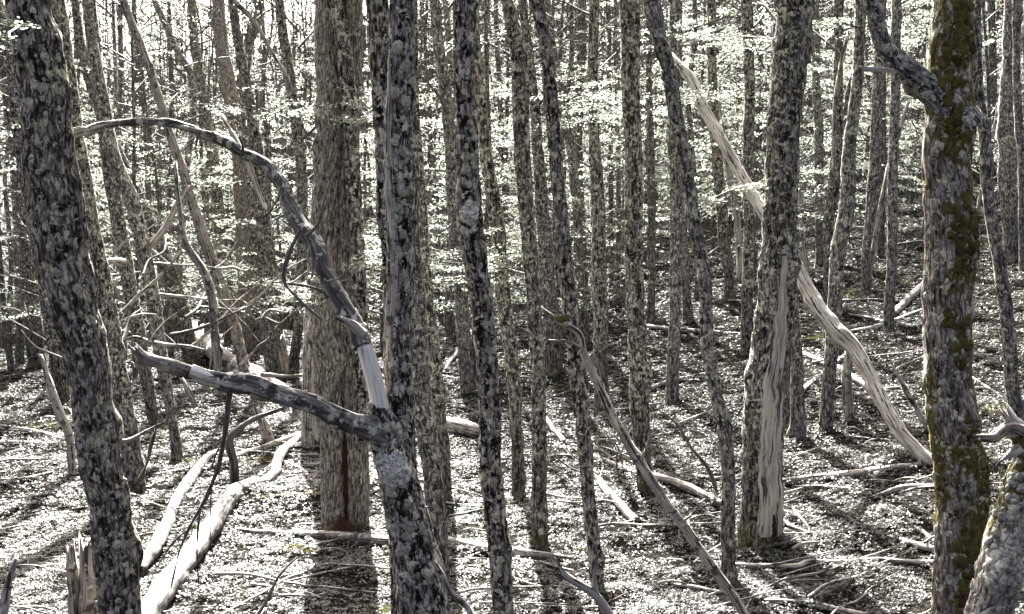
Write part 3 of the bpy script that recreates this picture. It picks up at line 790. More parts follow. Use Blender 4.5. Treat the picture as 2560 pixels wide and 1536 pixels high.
for q, (pts, a, b) in enumerate([
    ([(578, 975, 16), (569, 1024, 13), (559, 1110, 12), (538, 1190, 11), (507, 1265, 9), (476, 1320, 7), (452, 1386, 5), (431, 1472, 3)], -0.4, -0.1),
    ([(507, 1265, 6), (500, 1310, 5), (495, 1385, 4), (498, 1470, 2)], -0.25, -0.2),
    ([(530, 1200, 5), (525, 1320, 4), (535, 1400, 2)], -0.3, -0.35),
    ([(476, 1320, 5), (430, 1360, 4), (385, 1430, 3), (365, 1480, 2)], -0.2, 0.1),
    ([(562, 1090, 5), (540, 1130, 4), (528, 1170, 3)], -0.35, -0.3)]):
    pole("hanging_branch", None, None, pts, DF + a, DF + b, 'twig', 7, 0.04, 'cap', parent=root, origin=bs)

# --- big foreground trees
TT("thick dark furrowed tree leaning left at the left edge with yellowish lichen patches",
   [(70, -40, 104), (76, 0, 105), (104, 170, 118), (120, 345, 124), (140, 512, 132), (165, 650, 122), (190, 770, 116), (217, 900, 112), (235, 1024, 106), (262, 1200, 102), (290, 1370, 104), (308, 1536, 110)], Y=9.0, mat='left', seg=52, step=0.03, furrow=0.015, lich=190)
r_, t_, b_ = TT("thick moss-covered tree on the right with a limb bending off to the upper left",
   [(2392, -40, 82), (2390, 0, 84), (2380, 120, 108), (2372, 207, 112), (2376, 310, 122), (2370, 400, 116), (2371, 512, 121), (2384, 598, 134), (2376, 719, 124), (2372, 857, 118), (2381, 1024, 118), (2390, 1090, 120), (2401, 1196, 126), (2400, 1335, 120), (2395, 1470, 118), (2394, 1536, 120)], Y=9.2, mat='mossy', seg=52, step=0.03, furrow=0.011, lump=0.08, lich=210)
_, lm = pole("limb", "dark bent limb", None, [(2420, 322, 90), (2403, 303, 92), (2351, 250, 76), (2282, 190, 62), (2230, 145, 52), (2203, 97, 43), (2186, 34, 40), (2178, 0, 38), (2174, -80, 36), (2178, -300, 32), (2170, -700, 22), (2176, -1100, 8)], 9.15, 8.9, 'bark2', 32, 0.04, 'cap', parent=r_, origin=b_, lump=0.16, furrow=0.010)
crusts(lm, r_, b_, 60, 0.1, 1.5, 0.006, 0.03, 81)
pole("stub", "pale broken stub on the bent limb", None, [(2232, 178, 13), (2200, 175, 12), (2157, 170, 9)], 8.95, 8.85, 'pale', 10, 0.03, 'jag', parent=r_, origin=b_)
ps = []
rs_ = np.random.default_rng(5)
for (zz, th, rad) in [(598, 0.35, 0.10), (585, 0.75, 0.09), (640, 0.3, 0.07), (560, -0.1, 0.10), (300, -0.35, 0.08), (330, -0.1, 0.07), (210, -0.4, 0.11), (250, -0.5, 0.10), (180, 0.1, 0.1), (530, 0.3, 0.1), (800, -0.2, 0.09), (830, 0.3, 0.1), (880, 0.2, 0.09), (1080, 0.1, 0.05), (1310, 0.1, 0.10), (1330, 0.5, 0.1), (1360, 0.3, 0.1), (1390, 0.1, 0.09), (1200, -0.95, 0.05), (1240, -0.9, 0.05), (1180, 1.0, 0.06), (1230, 1.0, 0.06), (1440, 0.0, 0.09), (1480, -0.2, 0.08), (130, 0.0, 0.1), (60, 0.2, 0.08), (20, 0.0, 0.08)]:
    sv_ = float(np.interp(at(2380, zz, 9.2)[2], t_.C[:, 2], t_.S))
    for q in range(9):
        ps.append(t_.patch(sv_ + rs_.normal(0, 0.07), -math.pi / 2 + th + rs_.normal(0, 0.28), rad * rs_.uniform(0.15, 0.45), rs_.uniform(0, 50), 0.013, 1.3, 14, 4, 0.018))
o = link("moss", joined(ps, "moss", M['moss'], b_), r_); o["kind"] = "stuff"; o["label"] = "olive green moss cushions"

r_, t_, b_ = TT("slim black-crusted tree in the middle foreground with a round lichen patch halfway up",
   [(1160, -40, 52), (1163, 0, 53), (1160, 172, 56), (1168, 345, 55), (1179, 512, 58), (1194, 685, 57), (1210, 857, 53), (1220, 1024, 55), (1229, 1196, 56), (1247, 1369, 55), (1262, 1536, 54)], Y=10.4, mat='near', lich=150)
sv_ = float(np.interp(at(1178, 532, 10.4)[2], t_.C[:, 2], t_.S))
o = link("lichen_rosette", joined([t_.patch(sv_, -math.pi / 2 - 0.1, 0.085, 31.0, 0.03, 1.1, 30, 6, 0.025)], "lichen_rosette", M['rosette'], b_), r_)
o["label"] = "round pale lichen patch"

# --- big mid trees
r_, t_, b_ = TT("very thick furrowed tree of fused stems with a dark vertical crack, left of centre",
   [(822, -40, 70), (822, 0, 70), (824, 250, 68), (818, 512, 72), (816, 750, 84), (822, 950, 76), (831, 1150, 56), (834, 1330, 62)], mat='rough', seg=36, step=0.05, furrow=0.016, flare=0.05)
Yb = b_[1]
for (pts, mt, dy) in [
    ([(898, 1332, 60), (896, 1150, 56), (886, 1024, 60), (876, 900, 66), (868, 750, 66), (866, 600, 60), (868, 400, 52), (878, 250, 50), (880, 0, 52), (884, -60, 50), (890, -400, 42), (900, -900, 16)], 'rough', 0.05),
    ([(902, 1100, 36), (904, 950, 40), (902, 850, 38), (895, 620, 38), (885, 512, 38), (877, 310, 36), (865, 172, 38), (853, 86, 37), (833, 0, 35), (826, -80, 33), (816, -500, 26), (800, -1000, 10)], 'near', -0.22)]:
    P = path3(pts, Yb + dy)
    if pts[0][1] > 1200:
        f0 = P[0].copy(); f0[2] -= 0.3; P = np.vstack([f0[None], P])
    COUNT[0] += 1
    t2 = Tube(catmull(P, 0.06), 28, 0.12, 0.014, seed=COUNT[0] * 1.1, wob=0.03); t2.h = t2.h - 0.3
    link("trunk", t2.mesh("trunk", M[mt], b_), r_)
t2 = Tube(catmull(path3([(866, 1345, 62), (864, 1150, 60), (856, 950, 56), (846, 780, 50)], Yb + 0.12), 0.08), 14, 0.1, 0.01, seed=5.5); t2.h = t2.h
o = link("crack_backing", t2.mesh("crack_backing", M['rot'], b_), r_); o["label"] = "dark backing stem in place of shade in the crack"  # dark stem added behind the gap, standing in for its shade
# rotten brown wood spilling from the cleft
rp = []
for k in range(26):
    a = k * 0.7; rr = 0.03 + 0.16 * ((k * 0.37) % 1)
    rp.append((b_[0] + 0.12 + math.cos(a) * rr, b_[1] - 0.36 + math.sin(a) * rr * 0.5, 0.06 + 0.2 * (1 - rr / 0.2)))
n_, m_ = 18, 26
U, W = np.meshgrid(np.linspace(0, 1, n_), np.linspace(0, 2 * math.pi, m_, endpoint=False), indexing='ij')
rx = 0.25 * U + 0.02; mx = b_[0] + 0.15 + rx * np.cos(W) * 1.0; my = b_[1] - 0.33 + rx * np.sin(W) * 0.7
mz = ground(mx, my) - 0.03 + 0.24 * (1 - U) ** 1.0 + (vnoise(np.stack([mx * 30, my * 30, U], -1)) - 0.5) * 0.05
Vm = np.stack([mx, my, mz], -1).reshape(-1, 3)
i = (np.arange(n_ - 1)[:, None] * m_ + np.arange(m_)); j = (np.arange(n_ - 1)[:, None] * m_ + (np.arange(m_) + 1) % m_)
o = link("rotten_wood", mesh_np("rotten_wood", Vm - b_, [np.stack([i, i + m_, j + m_, j], -1).reshape(-1, 4)], [M['rot']], Vm), r_)
o["label"] = "heap of red-brown rotten wood at the foot of the crack"
TT("grey tree with mossy foot half hidden behind the very thick cracked tree", [(796, 560, 30), (790, 680, 40), (784, 800, 46), (780, 950, 50), (782, 1112, 54)], mat='dead', crown=None, H=6.2, name='dead_tree', cat='dead tree')
r_, t_, b_ = TT("very thick straight tree right of centre with a strip of bare wood at its foot",
   [(1990, -40, 88), (1987, 0, 88), (1970, 172, 86), (1960, 345, 82), (1951, 512, 84), (1943, 685, 92), (1929, 857, 98), (1912, 1024, 106), (1906, 1200, 106), (1906, 1355, 116)], mat='bark', seg=44, step=0.045, furrow=0.013, flare=0.12)
ps = [strip(t_, 0.35, 3.6, lambda f: -math.pi / 2 + 0.05 + 0.3 * (1 - f), lambda f: (0.80 - 0.38 * f) * math.sin(math.pi * min(0.97, 0.3 + f * 0.68)) ** 0.5, 7.7, 0.008, 90, 13, 0.14)]
o = link("bare_wood", joined(ps, "bare_wood", M['bare'], b_), r_); o["label"] = "long strip of bare grey weathered wood"
ps = [t_.patch(0.38 + 0.06 * k, -math.pi / 2 + 0.42 - 0.03 * k, 0.05, 400 + k, 0.012, 2.0, 12, 3) for k in range(4)]  # the cavity's shade is painted as dark patches lying on the bark
o = link("hollow_shade", joined(ps, "hollow_shade", M['rot'], b_), r_); o["label"] = "dark patches painted as a shaded hollow at the foot"

# --- mid-ground trees whose feet stand on the visible floor or just below the frame
TT("straight brown tree, whole foot on the floor right of the slim black-crusted tree",
   [(1262, -30, 26), (1268, 0, 28), (1290, 100, 36), (1300, 170, 42), (1303, 345, 41), (1313, 512, 37), (1325, 650, 37), (1335, 770, 38), (1343, 900, 38), (1346, 1024, 37), (1348, 1200, 38), (1350, 1365, 40)], mat='bark', lich=60)
TT("slender lichen-crusted tree rising from the bottom edge behind the white forked branch",
   [(1334, -30, 34), (1340, 0, 34), (1362, 103, 31), (1375, 241, 34), (1388, 362, 33), (1400, 512, 37), (1413, 685, 38), (1427, 805, 37), (1440, 943, 37), (1452, 1024, 36), (1463, 1145, 36), (1473, 1265, 36), (1482, 1369, 37), (1490, 1520, 38)], mat='near', lich=90, Y=12.8)
TT("straight mid-sized brown tree crossed low down by the leaning dead pole",
   [(1574, -30, 50), (1575, 0, 50), (1578, 172, 46), (1580, 310, 43), (1584, 512, 44), (1586, 685, 45), (1591, 857, 48), (1597, 1024, 49), (1603, 1080, 45), (1609, 1162, 40), (1612, 1228, 40)], mat='bark', lich=60)
TT("slender tree curving down to the right, foot beside the leaning pole at the bottom edge",
   [(1622, -30, 40), (1632, 0, 40), (1656, 114, 35), (1672, 172, 33), (1690, 276, 34), (1710, 380, 33), (1730, 512, 35), (1758, 685, 34), (1763, 788, 33), (1773, 890, 33), (1796, 1000, 34), (1810, 1060, 35), (1818, 1197, 35), (1820, 1370, 36), (1828, 1470, 37), (1831, 1530, 38)], mat='bark2', lich=70, Y=12.9)
TT("grey tree with mossy foot just left of the straight brown tree",
   [(1178, -30, 20), (1185, 0, 21), (1195, 172, 26), (1206, 310, 28), (1238, 512, 36), (1257, 700, 38), (1274, 870, 35), (1289, 1024, 33), (1297, 1245, 33)], mat='bark')
TT("lichened tree leaning left close behind the thick dark tree at the left edge",
   [(132, -30, 40), (140, 0, 40), (175, 250, 43), (215, 512, 45), (255, 700, 46), (290, 900, 49), (315, 1060, 51), (338, 1240, 58)], mat='bark', lich=70)
TT("grey tree with a yellow-lichened side just right of the forked foreground tree",
   [(1040, 720, 40), (1052, 900, 46), (1062, 1024, 50), (1078, 1150, 56), (1092, 1270, 56), (1098, 1420, 58)], mat='bark2', Y=13.8, lich=40)
TT("slim tree with an olive mossy foot behind the forked foreground tree",
   [(1060, 640, 28), (1075, 800, 32), (1088, 930, 34), (1098, 1024, 34), (1110, 1150, 35), (1112, 1250, 34)], mat='bark')
TT("dark tree pressed close behind the upright stem of the forked foreground tree",
   [(943, -30, 56), (945, 0, 56), (952, 170, 45), (960, 350, 41), (965, 512, 38), (975, 800, 38), (985, 1060, 42)], mat='near', Y=11.5)
TT("slim leaning tree, first of the left cluster right of the thick dark tree",
   [(216, -30, 26), (222, 0, 26), (240, 150, 27), (256, 290, 28), (272, 420, 32), (298, 560, 36), (322, 700, 36), (350, 870, 36), (372, 980, 31), (387, 1065, 28)], mat='bark', lich=40)
TT("slim leaning tree, second of the left cluster, foot in open sun",
   [(255, 250, 30), (290, 400, 34), (333, 512, 37), (365, 650, 36), (395, 820, 34), (415, 960, 30), (429, 1050, 27), (442, 1145, 27)], mat='bark2', lich=40)
TT("thicker leaning tree of the left cluster in front of the broken mossy stump",
   [(240, 250, 28), (290, 380, 31), (345, 500, 40), (395, 610, 42), (435, 720, 42), (465, 830, 40), (482, 912, 40)], mat='bark', lich=40)
TT("sturdy upright tree behind the dead reddish leaning pole on the left",
   [(542, -30, 32), (545, 0, 32), (555, 120, 34), (575, 230, 38), (595, 340, 42), (605, 450, 44), (612, 560, 46), (618, 720, 48), (622, 872, 54)], mat='rough', crown='mid')
TT("tree behind the arched branch with pale foot left of the very thick cracked tree",
   [(575, -30, 22), (580, 0, 22), (598, 120, 24), (628, 275, 26), (645, 380, 29), (655, 512, 36), (665, 700, 38), (676, 850, 40), (684, 955, 42)], mat='bark', crown='mid')
TT("slender tree swaying past the left flank of the very thick cracked tree",
   [(692, -30, 20), (697, 0, 21), (709, 86, 24), (726, 207, 26), (747, 345, 27), (757, 483, 28), (755, 620, 27), (745, 780, 26), (736, 945, 27)], mat='bark', crown='mid')
TT("tree behind the dead reddish pole whose trunk thickens downwards",
   [(476, -30, 22), (478, 0, 22), (486, 110, 24), (502, 220, 25), (520, 320, 28), (540, 450, 30), (550, 600, 34), (565, 740, 36), (580, 862, 38)], mat='bark', crown='mid')
TT("narrow tree between the leaning cluster and the dead reddish pole", [(405, 300, 18), (425, 420, 20), (448, 512, 24), (483, 620, 25), (497, 720, 26), (502, 812, 26)], mat='bark2', crown='mid')
TT("grey tree at the far left standing free behind the thick dark tree",
   [(-12, 0, 36), (10, 150, 38), (32, 300, 40), (62, 512, 42), (76, 700, 43), (94, 915, 42)], mat='bark', crown='mid')
TT("lichened tree squeezed close to the left flank of the thick dark tree", [(60, 420, 34), (95, 600, 38), (122, 760, 38), (142, 880, 38), (158, 1010, 40)], mat='bark', crown='mid')
TT("tree with a tawny mossy foot left of the slender lichen-crusted tree", [(1318, 120, 24), (1335, 250, 27), (1345, 380, 29), (1356, 512, 33), (1370, 685, 37), (1382, 822, 38), (1389, 933, 42)], mat='bark', crown='mid')
TT("grey tree with a pale smooth foot behind the slim black-crusted tree", [(1080, -30, 25), (1085, 0, 26), (1098, 120, 28), (1112, 230, 30), (1125, 345, 31), (1134, 512, 33), (1150, 700, 35), (1163, 860, 36), (1170, 980, 38)], mat='bark2', crown='mid')
TT("speckled tree with a mossy foot left of the straight mid-sized brown tree", [(1482, -30, 25), (1483, 0, 26), (1482, 170, 25), (1485, 345, 29), (1494, 512, 35), (1497, 685, 37), (1500, 800, 38), (1503, 900, 37), (1506, 1040, 40)], mat='bark', crown='mid')
TT("slim tree with a pale grey foot left of the tree curving down to the right", [(1690, -30, 26), (1688, 0, 26), (1686, 172, 26), (1683, 345, 28), (1690, 512, 29), (1688, 700, 29), (1683, 900, 30), (1679, 1005, 34)], mat='bark2', crown='mid')
TT("slim grey-footed tree at the right flank of the very thick straight tree", [(1965, 420, 22), (1975, 600, 25), (1985, 800, 29), (1992, 950, 34), (1997, 1098, 38)], mat='bark2', crown='mid')
TT("tree rising right of the long leaning dead trunk, casting a strong shadow at its foot",
   [(2150, -30, 26), (2150, 0, 26), (2148, 86, 26), (2140, 207, 28), (2129, 345, 31), (2116, 512, 38), (2094, 650, 36), (2086, 770, 36), (2077, 890, 33), (2069, 1000, 33), (2065, 1078, 34)], mat='bark2', lich=40)
TT("tree leaning left behind the thick moss-covered tree, running down to the right edge",
   [(2436, -30, 16), (2441, 0, 17), (2443, 207, 26), (2458, 345, 30), (2475, 512, 30), (2501, 685, 31), (2518, 822, 33), (2534, 960, 36), (2545, 1080, 37), (2556, 1215, 38)], mat='bark2', lich=30)
TT("stout grey tree high on the slope at the right edge with mossy foot",
   [(2538, -30, 42), (2534, 0, 42), (2522, 172, 40), (2517, 345, 43), (2519, 480, 42), (2524, 570, 36), (2530, 652, 36)], mat='bark2', crown='mid')
TT("tree with a round pale lichen patch low down in front of crossed fallen logs", [(2242, -30, 24), (2240, 0, 24), (2238, 200, 24), (2232, 345, 24), (2231, 512, 26), (2227, 685, 24), (2222, 835, 28)], mat='bark2', crown='mid')
TT("forked tree with a pale dead second stem left of the crossed fallen logs", [(2195, 180, 24), (2190, 345, 28), (2180, 480, 28), (2172, 560, 24), (2165, 650, 23), (2163, 745, 28)], mat='bark2', crown='mid')
TT("tree directly behind the dead snag-pole right of the very thick straight tree", [(2098, -30, 24), (2098, 0, 24), (2096, 172, 23), (2092, 345, 25), (2084, 480, 30), (2072, 560, 28), (2070, 685, 27), (2067, 775, 26)], mat='bark', crown='mid')
TT("tree with a reddish foot on the bright slope before the leaning dead trunk", [(1778, -30, 22), (1778, 0, 22), (1780, 170, 23), (1788, 345, 25), (1800, 480, 27), (1812, 600, 28), (1820, 690, 24), (1822, 750, 26)], mat='bark', crown='mid')
TT("tree close to the left flank of the very thick straight tree", [(1868, -30, 30), (1868, 0, 30), (1872, 172, 27), (1873, 345, 28), (1873, 512, 28), (1868, 700, 30), (1866, 880, 30)], mat='bark', crown='mid')
TT("curved tree with a big side limb in the top left background", [(642, -40, 24), (650, 30, 25), (630, 80, 26), (614, 150, 27), (612, 220, 28), (625, 420, 30), (640, 640, 32), (648, 880, 34)], mat='bark', crown='mid')

for pts in [
    [(376, -20, 14), (414, 62, 16), (445, 131, 17), (478, 193, 17), (482, 310, 17), (468, 400, 16), (455, 560, 18), (440, 760, 20), (430, 880, 20)],
    [(1110, -20, 14), (1120, 70, 15), (1130, 240, 16), (1128, 500, 17), (1120, 835, 18)],
    [(1374, 60, 20), (1385, 140, 22), (1418, 310, 24), (1440, 512, 25), (1450, 690, 24), (1462, 860, 24)],
    [(1455, -20, 23), (1452, 170, 23), (1446, 345, 21), (1450, 512, 19), (1462, 690, 18), (1464, 780, 18)],
    [(1622, -20, 14), (1622, 200, 15), (1628, 345, 18), (1628, 512, 21), (1627, 685, 20), (1628, 810, 19)],
    [(1700, 300, 18), (1706, 500, 20), (1712, 685, 22), (1719, 805, 26)],
    [(1522, 100, 11), (1528, 512, 12), (1531, 766, 15)],
    [(1540, 150, 11), (1546, 450, 12), (1545, 760, 14)],
    [(1560, 200, 11), (1562, 450, 12), (1558, 764, 15)],
    [(2037, -20, 20), (2040, 172, 19), (2046, 345, 23), (2049, 512, 25), (2050, 665, 25)],
    [(2207, -20, 19), (2205, 180, 20), (2205, 345, 21), (2203, 512, 20), (2200, 640, 19)],
    [(36, 300, 15), (40, 512, 18), (48, 760, 19), (52, 915, 22)],
    [(-6, 560, 14), (2, 700, 15), (12, 790, 15), (28, 930, 17)],
    [(296, 500, 15), (300, 780, 18), (307, 905, 22)],
    [(2545, 250, 20), (2556, 420, 22), (2560, 680, 24)],
    [(1970, 700, 12), (1970, 900, 13), (1970, 1078, 15)],
    [(300, 60, 12), (303, 200, 13), (296, 280, 14), (300, 520, 15), (310, 870, 17)],
    [(345, 140, 14), (362, 290, 15), (372, 480, 15), (380, 860, 17)],
    [(425, 120, 12), (430, 300, 13), (424, 520, 13), (410, 850, 15)],
    [(2340, 60, 14), (2335, 300, 15), (2328, 560, 16)],
    [(2478, 20, 18), (2482, 200, 18), (2474, 420, 18), (2470, 540, 18)],
    [(1240, 20, 12), (1250, 250, 13), (1262, 520, 14), (1262, 790, 15)],
    [(908, 40, 14), (905, 300, 15), (902, 560, 16), (912, 800, 17)],
    [(1050, 380, 16), (1075, 520, 18), (1110, 690, 20), (1128, 830, 22)]]:
    TT(FARL, pts, mat=random.choice(['barkfar', 'bark2']), crown='mid', group=FARG, name='tree')

# --- dead standing stems and leaning poles
pole("dead_tree", "long bleached dead trunk leaning to the upper left past the very thick straight tree", "dead tree",
     [(2330, 1160, 34), (2265, 1096, 34), (2213, 1015, 37), (2196, 978, 38), (2174, 932, 38), (2138, 876, 40), (2096, 832, 41), (2044, 768, 39), (1996, 680, 35), (1945, 590, 32), (1894, 504, 30), (1849, 431, 29), (1798, 345, 28), (1763, 276, 28), (1725, 197, 27), (1690, 155, 16)], None, 20.5, 'pale', 22, 0.05, furrow=0.010, lump=0.14)
pole("dead_pole", "dead reddish-grey pole leaning across the left cluster", "dead tree",
     [(622, 950, 28), (593, 840, 27), (559, 736, 28), (517, 612, 27), (483, 512, 25), (428, 345, 22), (414, 300, 20), (372, 165, 20), (330, 62, 20), (308, 0, 18), (285, -90, 15), (250, -220, 6)], None, None, 'red', 16, 0.06)
r_, _ = pole("dead_pole", "thin grey dead pole leaning down to the bottom edge, moss ball near its top", "dead tree",
     [(1885, 1572, 28), (1860, 1536, 27), (1815, 1466, 26), (1763, 1397, 25), (1694, 1297, 24), (1642, 1217, 24), (1590, 1138, 25), (1528, 1024, 22), (1494, 954, 20), (1463, 885, 17), (1446, 833, 15), (1394, 802, 11), (1354, 772, 4)], 11.6, 11.9, 'dead', 18, 0.03, furrow=0.010, lump=0.22, kink=0.28)
for pts in ([(1452, 868, 10), (1418, 852, 8), (1375, 848, 3)], [(1500, 975, 7), (1490, 955, 5), (1476, 944, 2)], [(1600, 1150, 8), (1612, 1120, 6), (1622, 1085, 2)], [(1700, 1305, 8), (1722, 1290, 5), (1738, 1268, 2)], [(1560, 1085, 7), (1545, 1050, 5), (1548, 1020, 2)]):
    pole("side_branch", None, None, pts, 11.72, 11.6, 'dead', 8, 0.03, 'jag', parent=r_, origin=np.array(r_.location))
pole("dead_sapling", "thin grey white-ringed sapling bending behind the dead reddish pole", "dead tree",
     [(548, 985, 22), (540, 860, 22), (531, 755, 21), (510, 685, 20), (466, 615, 17), (452, 540, 13), (440, 420, 9)], 15.0, 15.2, 'darklog', 12, 0.05)
pole("dead_snag", "short bent dead snag with a pointed top left of the thick dark tree", "dead tree",
     [(180, 1185, 19), (172, 1090, 21), (150, 1030, 25), (128, 960, 18), (103, 892, 7)], None, None, 'dead', 12, 0.05)
pole("dead_snag", "dark dead post under the long leaning dead trunk", "dead tree",
     [(2128, 1050, 26), (2122, 1010, 25), (2116, 950, 25), (2121, 880, 21)], None, None, 'darklog', 14, 0.05)
pole("dead_stick", "leaning dead stick left of the thick moss-covered tree", "stick",
     [(2315, 1075, 13), (2293, 1024, 14), (2258, 960, 12), (2234, 919, 5)], None, None, 'dead', 9, 0.06)
pole("dead_tree", "pale curved dead stem beside the forked tree on the right slope", "dead tree",
     [(2166, 742, 12), (2182, 640, 13), (2205, 512, 14), (2228, 400, 12), (2270, 260, 8)], None, None, 'dead', 9, 0.1)
pole("dead_tree", "pale thin dead stem rising right of the very thick straight tree", "dead tree",
     [(2020, 690, 12), (2005, 560, 12), (2000, 480, 10), (1996, 380, 6)], None, None, 'dead', 9, 0.1)
pole("dead_tree", "bleached dead stem in the background behind the leaning dead trunk", "dead tree",
     [(1852, 705, 18), (1850, 640, 18), (1842, 540, 18), (1822, 430, 16), (1808, 345, 14), (1795, 235, 8)], None, None, 'pale', 9, 0.1)
pole("dead_tree", "long pale thin dead stem slanting at the upper right edge", "dead tree",
     [(2440, 560, 9), (2472, 380, 9), (2506, 241, 11), (2560, 70, 12), (2590, -30, 10)], None, None, 'dead', 9, 0.1)
pole("dead_tree", "pale dead stem standing left of the tree behind the dead snag-pole", "dead tree",
     [(2085, 420, 9), (2088, 260, 11), (2105, 150, 11), (2120, 90, 7)], 24.0, None, 'red', 9, 0.1)
pole("dead_pole", "pale dead pole leaning between the thick dark tree and the left cluster", "dead tree",
     [(345, 905, 12), (326, 785, 12), (286, 719, 14), (250, 640, 14), (234, 546, 9)], None, None, 'dead', 10, 0.08)
pole("dead_branch", "pale dead branch slanting at the top edge left of the very thick cracked tree", "branch",
     [(735, 235, 8), (712, 180, 9), (690, 148, 10), (640, 65, 11), (612, 30, 12), (575, -5, 13), (540, -40, 13)], 15.2, 14.8, 'dead', 9, 0.08, 'cap')
pole("dead_branch", "pale dead stick caught behind the arched branch", "branch",
     [(660, 520, 12), (645, 480, 13), (620, 410, 13), (590, 350, 12), (555, 290, 5)], 16.0, 16.0, 'pale', 9, 0.08)
pole("dead_branch", "twisted pale dead branch in the tangle of the left cluster", "branch",
     [(350, 640, 13), (390, 602, 15), (421, 557, 15), (441, 515, 14), (470, 470, 6)], 21.0, 20.5, 'pale', 10, 0.06)
pole("dead_branch", "short pale broken branch sticking out behind the left cluster", "branch",
     [(310, 655, 22), (280, 652, 16), (258, 650, 6)], 21.5, 21.0, 'dead', 10, 0.06)
# bottom right lichened broken trunk, close to the camera
r_, t_ = pole("broken_tree", "close broken trunk thick with pale lichen in the bottom right corner", "dead tree",
     [(2462, 1640, 112), (2476, 1536, 104), (2502, 1400, 98), (2530, 1290, 88), (2551, 1200, 66), (2558, 1130, 46), (2550, 1085, 36)], 6.4, 6.5, 'pink', 40, 0.025, 'cap', lump=0.24, furrow=0.010)
hk, _ = pole("broken_tip", "bare splintered grey tip", None, [(2560, 1150, 54), (2554, 1105, 50), (2545, 1075, 44), (2530, 1052, 30)], 6.5, 6.5, 'bare', 26, 0.012, 'jag', parent=r_, origin=np.array(r_.location), lump=0.5, furrow=0.014, kink=0.5)
pole("prong", "bare grey-pink prong pointing left", None, [(2556, 1088, 44), (2530, 1074, 40), (2508, 1078, 30), (2490, 1090, 26), (2464, 1092, 14)], 6.48, 6.42, 'red', 20, 0.010, 'jag', parent=r_, origin=np.array(r_.location), lump=0.6, furrow=0.014, kink=0.6)
pole("prong", "short lower prong", None, [(2552, 1112, 30), (2530, 1128, 18), (2500, 1150, 6)], 6.48, 6.4, 'bare', 14, 0.012, 'jag', parent=r_, origin=np.array(r_.location), lump=0.5, furrow=0.01, kink=0.6)
crusts(t_, r_, np.array(r_.location), 230, 0.1, t_.S[-1] - 0.2, 0.006, 0.03, 83, thick=0.012)
# stumps
P_ = []
root = None
for (pts, lab) in [([(187, 1700, 46), (190, 1536, 34), (184, 1450, 32), (178, 1392, 24)], "left reddish splinter"), ([(226, 1700, 66), (225, 1536, 54), (224, 1450, 50), (222, 1392, 40)], "right reddish splinter")]:
    if root is None:
        b0 = at(205, 1720, 9.6); root = empty("stump", b0)
        tag(root, "split reddish-brown broken stump beside the foot of the thick dark tree", "stump")
    pole("splinter", None, None, pts, 9.6, 9.6, 'red', 22, 0.03, 'jag', parent=root, origin=b0, lump=0.2, furrow=0.012)
pole("broken_stump", "leaning broken stump with furrowed grey top in the left cluster", "stump",
     [(446, 872, 54), (436, 830, 52), (420, 780, 50), (402, 735, 46), (396, 715, 40)], None, None, 'darklog', 20, 0.05, lump=0.3, furrow=0.014)
pole("stump", "small brown leaning stump among the fallen branches left of the cracked tree", "stump",
     [(672, 1105, 28), (660, 1070, 24), (648, 1040, 18)], None, None, 'red', 12, 0.05)
pole("stump", "short reddish stump left of the very thick cracked tree", "stump", [(716, 942, 28), (710, 900, 25), (704, 855, 20)], None, None, 'red', 12, 0.05)
pole("dead_stick", "short dark stick propped under the broken side branch", "stick", [(490, 1025, 15), (472, 985, 14), (456, 955, 10)], None, None, 'red', 10, 0.06)
pole("dead_stick", "pale dead stick poking up at the bottom left corner", "stick", [(0, 1560, 26), (8, 1520, 24), (20, 1455, 18), (38, 1397, 6)], 8.8, 8.9, 'dead', 12, 0.03)
# white forked branch at the bottom edge
r_, _ = pole("forked_branch", "white bleached forked branch poking up from the bottom edge", "branch",
     [(1550, 1590, 26), (1520, 1540, 24), (1487, 1493, 21), (1452, 1469, 19), (1411, 1441, 17), (1387, 1403, 6)], 8.8, 8.7, 'pale', 16, 0.025, furrow=0.005)
pole("fork", "short upright fork", None, [(1490, 1492, 18), (1486, 1440, 15), (1497, 1388, 5)], 8.75, 8.72, 'pale', 12, 0.025, parent=r_, origin=np.array(r_.location))
# moss ball on the leaning dead pole
mb = at(1404, 797, 11.75)
U, W = np.meshgrid(np.linspace(0.0, math.pi, 16), np.linspace(0, 2 * math.pi, 22, endpoint=False), indexing='ij')
D = np.stack([np.sin(U) * np.cos(W) * 1.25, np.sin(U) * np.sin(W), np.cos(U) * 0.8], -1)
Vb = (D * (0.047 * (0.7 + 0.7 * vnoise(D * 5 + 3)))[..., None]).reshape(-1, 3)
i = (np.arange(15)[:, None] * 22 + np.arange(22)); j = (np.arange(15)[:, None] * 22 + (np.arange(22) + 1) % 22)
o = link("moss_ball", mesh_np("moss_ball", Vb, [np.stack([i, i + 22, j + 22, j], -1).reshape(-1, 4)], [M['moss']], Vb), None, mb)
tag(o, "round olive moss ball perched on the thin grey leaning pole", "moss")

